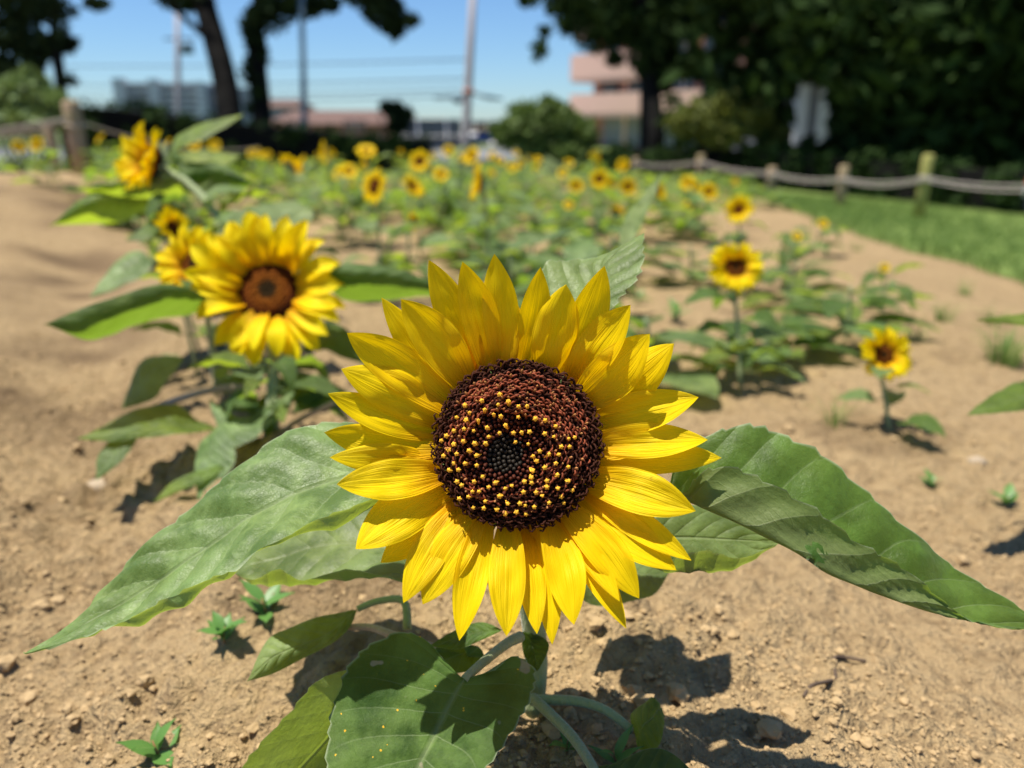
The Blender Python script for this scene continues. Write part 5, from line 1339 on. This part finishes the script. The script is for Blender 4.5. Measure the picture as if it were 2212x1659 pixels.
house('white low house behind the green bush', 28, 1072, 1150, 296, 312, M['white'], M['white'])

# poles and wires
def pole(label, px_b, py_b, px_t, py_t, d, r, mat, arms=(), name='utility_pole', cat='pole'):
    t = P(px_t, py_t, d); b = P(px_b, py_b, d); g = gbase(b.x, b.y); o = Vector((b.x, b.y, g)); root = thing(name, label, cat, o)
    m = MB(); top = t-o; top += (top-(b-o))*.35
    m.tube([(b-o)*0+Vector((0, 0, -.1)), b-o, (b-o).lerp(top, .5), top], [r*1.15, r*1.1, r, r*.85], 12); m.obj('shaft', mat, root)
    return root, o, top
rp, ro, rt = pole('tall grey concrete utility pole in front of the open sky, above the big bloom', 1005, 318, 1021, 0, 17, .085, M['pole'])
m = MB(); q = P(1012, 212, 17)-ro; m.box(q.x-.75, q.x-.02-.1, q.y-.05, q.y+.05, q.z-.02, q.z+.02); m.obj('lamp_arm', M['pole'], rp, smooth=False)
m = MB(); m.tube([Vector((q.x-.35, q.y, q.z-.02)), Vector((q.x-.20, q.y, q.z-.04)), Vector((q.x-.1, q.y, q.z-.02))], [.05, .10, .03], 10); m.obj('lamp', M['pole_dk'], rp)
m = MB(); q = P(1045, 208, 17)-ro; m.tube([Vector((q.x-.3, q.y, q.z+.08)), Vector((q.x+.1, q.y, q.z-.02)), Vector((q.x+.42, q.y, q.z-.06))], [.02, .05, .02], 8); m.obj('bracket', M['pole_dk'], rp)
m = MB(); q = P(1012, 200, 17)-ro; m.tube([Vector((q.x, q.y, q.z-.05)), Vector((q.x, q.y, q.z+.07))], .125, 14); m.obj('band', M['pink_dk'], rp)
lp, lo, lt = pole('slim blue grey lamp post right of the two trunks', 658, 280, 651, 0, 13.2, .05, M['pole_dk'], name='lamp_post')
m = MB(); m.tube([lt, lt+Vector((0, 0, .3)), lt+Vector((-.3, 0, .45)), lt+Vector((-.7, 0, .42))], .03, 8); m.obj('arm', M['pole_dk'], lp)
u3, o3, t3 = pole('far utility pole with transformer box, left of the leaning trunk', 385, 232, 383, 60, 40, .14, M['pole'])
m = MB(); q = P(404, 104, 40)-o3; m.tube([q+Vector((0, 0, -.28)), q+Vector((0, 0, -.25)), q+Vector((0, 0, .22)), q+Vector((0, 0, .25))], [.26, .32, .32, .22], 14); m.obj('transformer', M['pole_dk'], u3)
m = MB(); q = P(384, 84, 40)-o3; m.box(q.x-.7, q.x+.9, q.y-.05, q.y+.05, q.z-.05, q.z+.05); m.obj('crossarm', M['grey'], u3, smooth=False)
WL = [(128, 'highest thin overhead wire'), (170, 'overhead wire just above the lowest pair'), (192, 'upper wire of the lowest pair'), (206, 'lowest overhead wire, level with the pole lamp')]
for k, (py, lab) in enumerate(WL):
    m = MB(); a = P(-400, py-14, 40); b = P(1012, py, 17.2); c = P(1900, py-30, 13.8); pts = []
    for i in range(13):
        t = i/12; pts.append(a.lerp(b, t)-a+Vector((0, 0, -.35*4*t*(1-t))))
    m.tube(pts, .014, 5); tag(m.obj('power_line', M['wire'], None, a), lab+' crossing the sky left of the grey pole', 'wire', 'overhead wires')

# bicycle glimpsed at the right edge
bp_, bd_ = P(2206, 470, 6.3), 6.3
bo_ = Vector((bp_.x, bp_.y, gz(bp_.x, bp_.y)))
bk = thing('bicycle', 'bicycle by the dark hedge at the right edge, back wheel with red reflector showing', 'bicycle', bo_)
def ring(name, c, R, r, mat, par, n=28):
    m = MB(); m.tube([(c[0]+R*math.cos(2*math.pi*i/n), c[1], c[2]+R*math.sin(2*math.pi*i/n)) for i in range(n+1)], r, 8, cap=False); return m.obj(name, mat, par)
sR = .17
for wx in (.17, .72):
    w = ring('wheel', (wx, 0, sR), sR, .014, M['rubber'], bk)
    ring('rim', (wx, 0, sR), sR*.9, .006, M['metal'], w)
m = MB(); m.tube([(.17-.185*math.cos(a), 0, sR+.185*math.sin(a)) for a in np.linspace(.1, 1.9, 9)], .012, 8); m.obj('mudguard', M['white'], bk)
m = MB(); m.tube([(-.012, 0, sR+.10), (.002, 0, sR+.135), (.02, 0, sR+.16)], [.012, .02, .012], 8); m.obj('reflector', M['red'], bk)
m = MB(); 
for a, b in [((.17, sR), (.36, sR+.01)), ((.36, sR+.01), (.30, sR+.24)), ((.17, sR), (.31, sR+.2)), ((.36, sR+.01), (.60, sR+.22)), ((.31, sR+.2), (.60, sR+.22)), ((.72, sR), (.58, sR+.30))]: m.tube([(a[0], 0, a[1]), (b[0], 0, b[1])], .010, 8)
m.obj('frame', M['metal'], bk)
m = MB(); m.tube([(.23, 0, sR+.25), (.28, 0, sR+.262), (.36, 0, sR+.25)], [.035, .028, .01], 10); m.obj('saddle', M['rubber'], bk)
m = MB(); m.tube([(.55, -.13, sR+.31), (.58, -.05, sR+.315), (.58, .05, sR+.315), (.55, .13, sR+.31)], .008, 8); m.obj('handlebar', M['metal'], bk)

# ------------------------------------------------------------------ sky, sun, camera
w = bpy.data.worlds.new('World'); S.world = w; w.use_nodes = True; nt = w.node_tree
bg = nt.nodes['Background']; sky = nt.nodes.new('ShaderNodeTexSky'); sky.sky_type = 'NISHITA'; sky.sun_disc = False
el = math.asin(SUN_DIR.z); sky.sun_elevation = el; sky.sun_rotation = math.atan2(SUN_DIR.x, SUN_DIR.y)
sky.air_density = 1.0; sky.dust_density = 0.15; sky.ozone_density = 2.2; sky.altitude = 50
mx = nt.nodes.new('ShaderNodeMix'); mx.data_type = 'RGBA'; mx.blend_type = 'MULTIPLY'; mx.inputs[0].default_value = 1.0
nt.links.new(sky.outputs[0], mx.inputs[6]); mx.inputs[7].default_value = (0.72, 0.97, 1.28, 1)
nt.links.new(mx.outputs[2], bg.inputs[0]); bg.inputs[1].default_value = 0.062
sl = bpy.data.lights.new('sun', 'SUN'); sl.energy = 4.8; sl.angle = rad(0.53); sl.color = (1.0, 0.945, 0.84)
so_ = bpy.data.objects.new('sun', sl); COL.objects.link(so_); so_.rotation_mode = 'QUATERNION'; so_.rotation_quaternion = SUN_DIR.to_track_quat('Z', 'Y'); so_.location = (-3, 0, 8)
cd = bpy.data.cameras.new('camera'); cam = bpy.data.objects.new('camera', cd); COL.objects.link(cam)
cam.location = CAMP; cam.rotation_euler = (math.pi/2-PITCH, 0, 0)
cd.sensor_fit = 'HORIZONTAL'; cd.sensor_width = 36; cd.lens = 36*FPX/2212; cd.clip_start = 0.01; cd.clip_end = 1000
cd.dof.use_dof = True; cd.dof.focus_distance = 0.418; cd.dof.aperture_fstop = 4.5; cd.dof.aperture_blades = 0
S.camera = cam
S.view_settings.view_transform = 'Standard'; S.view_settings.look = 'None'; S.view_settings.exposure = 0.76; S.view_settings.gamma = 1.0
S.cycles.use_denoising = True
try: S.cycles.denoiser = 'OPENIMAGEDENOISE'
except Exception: pass
S.cycles.max_bounces = 8; S.cycles.transmission_bounces = 4; S.cycles.transparent_max_bounces = 4; S.cycles.sample_clamp_indirect = 6
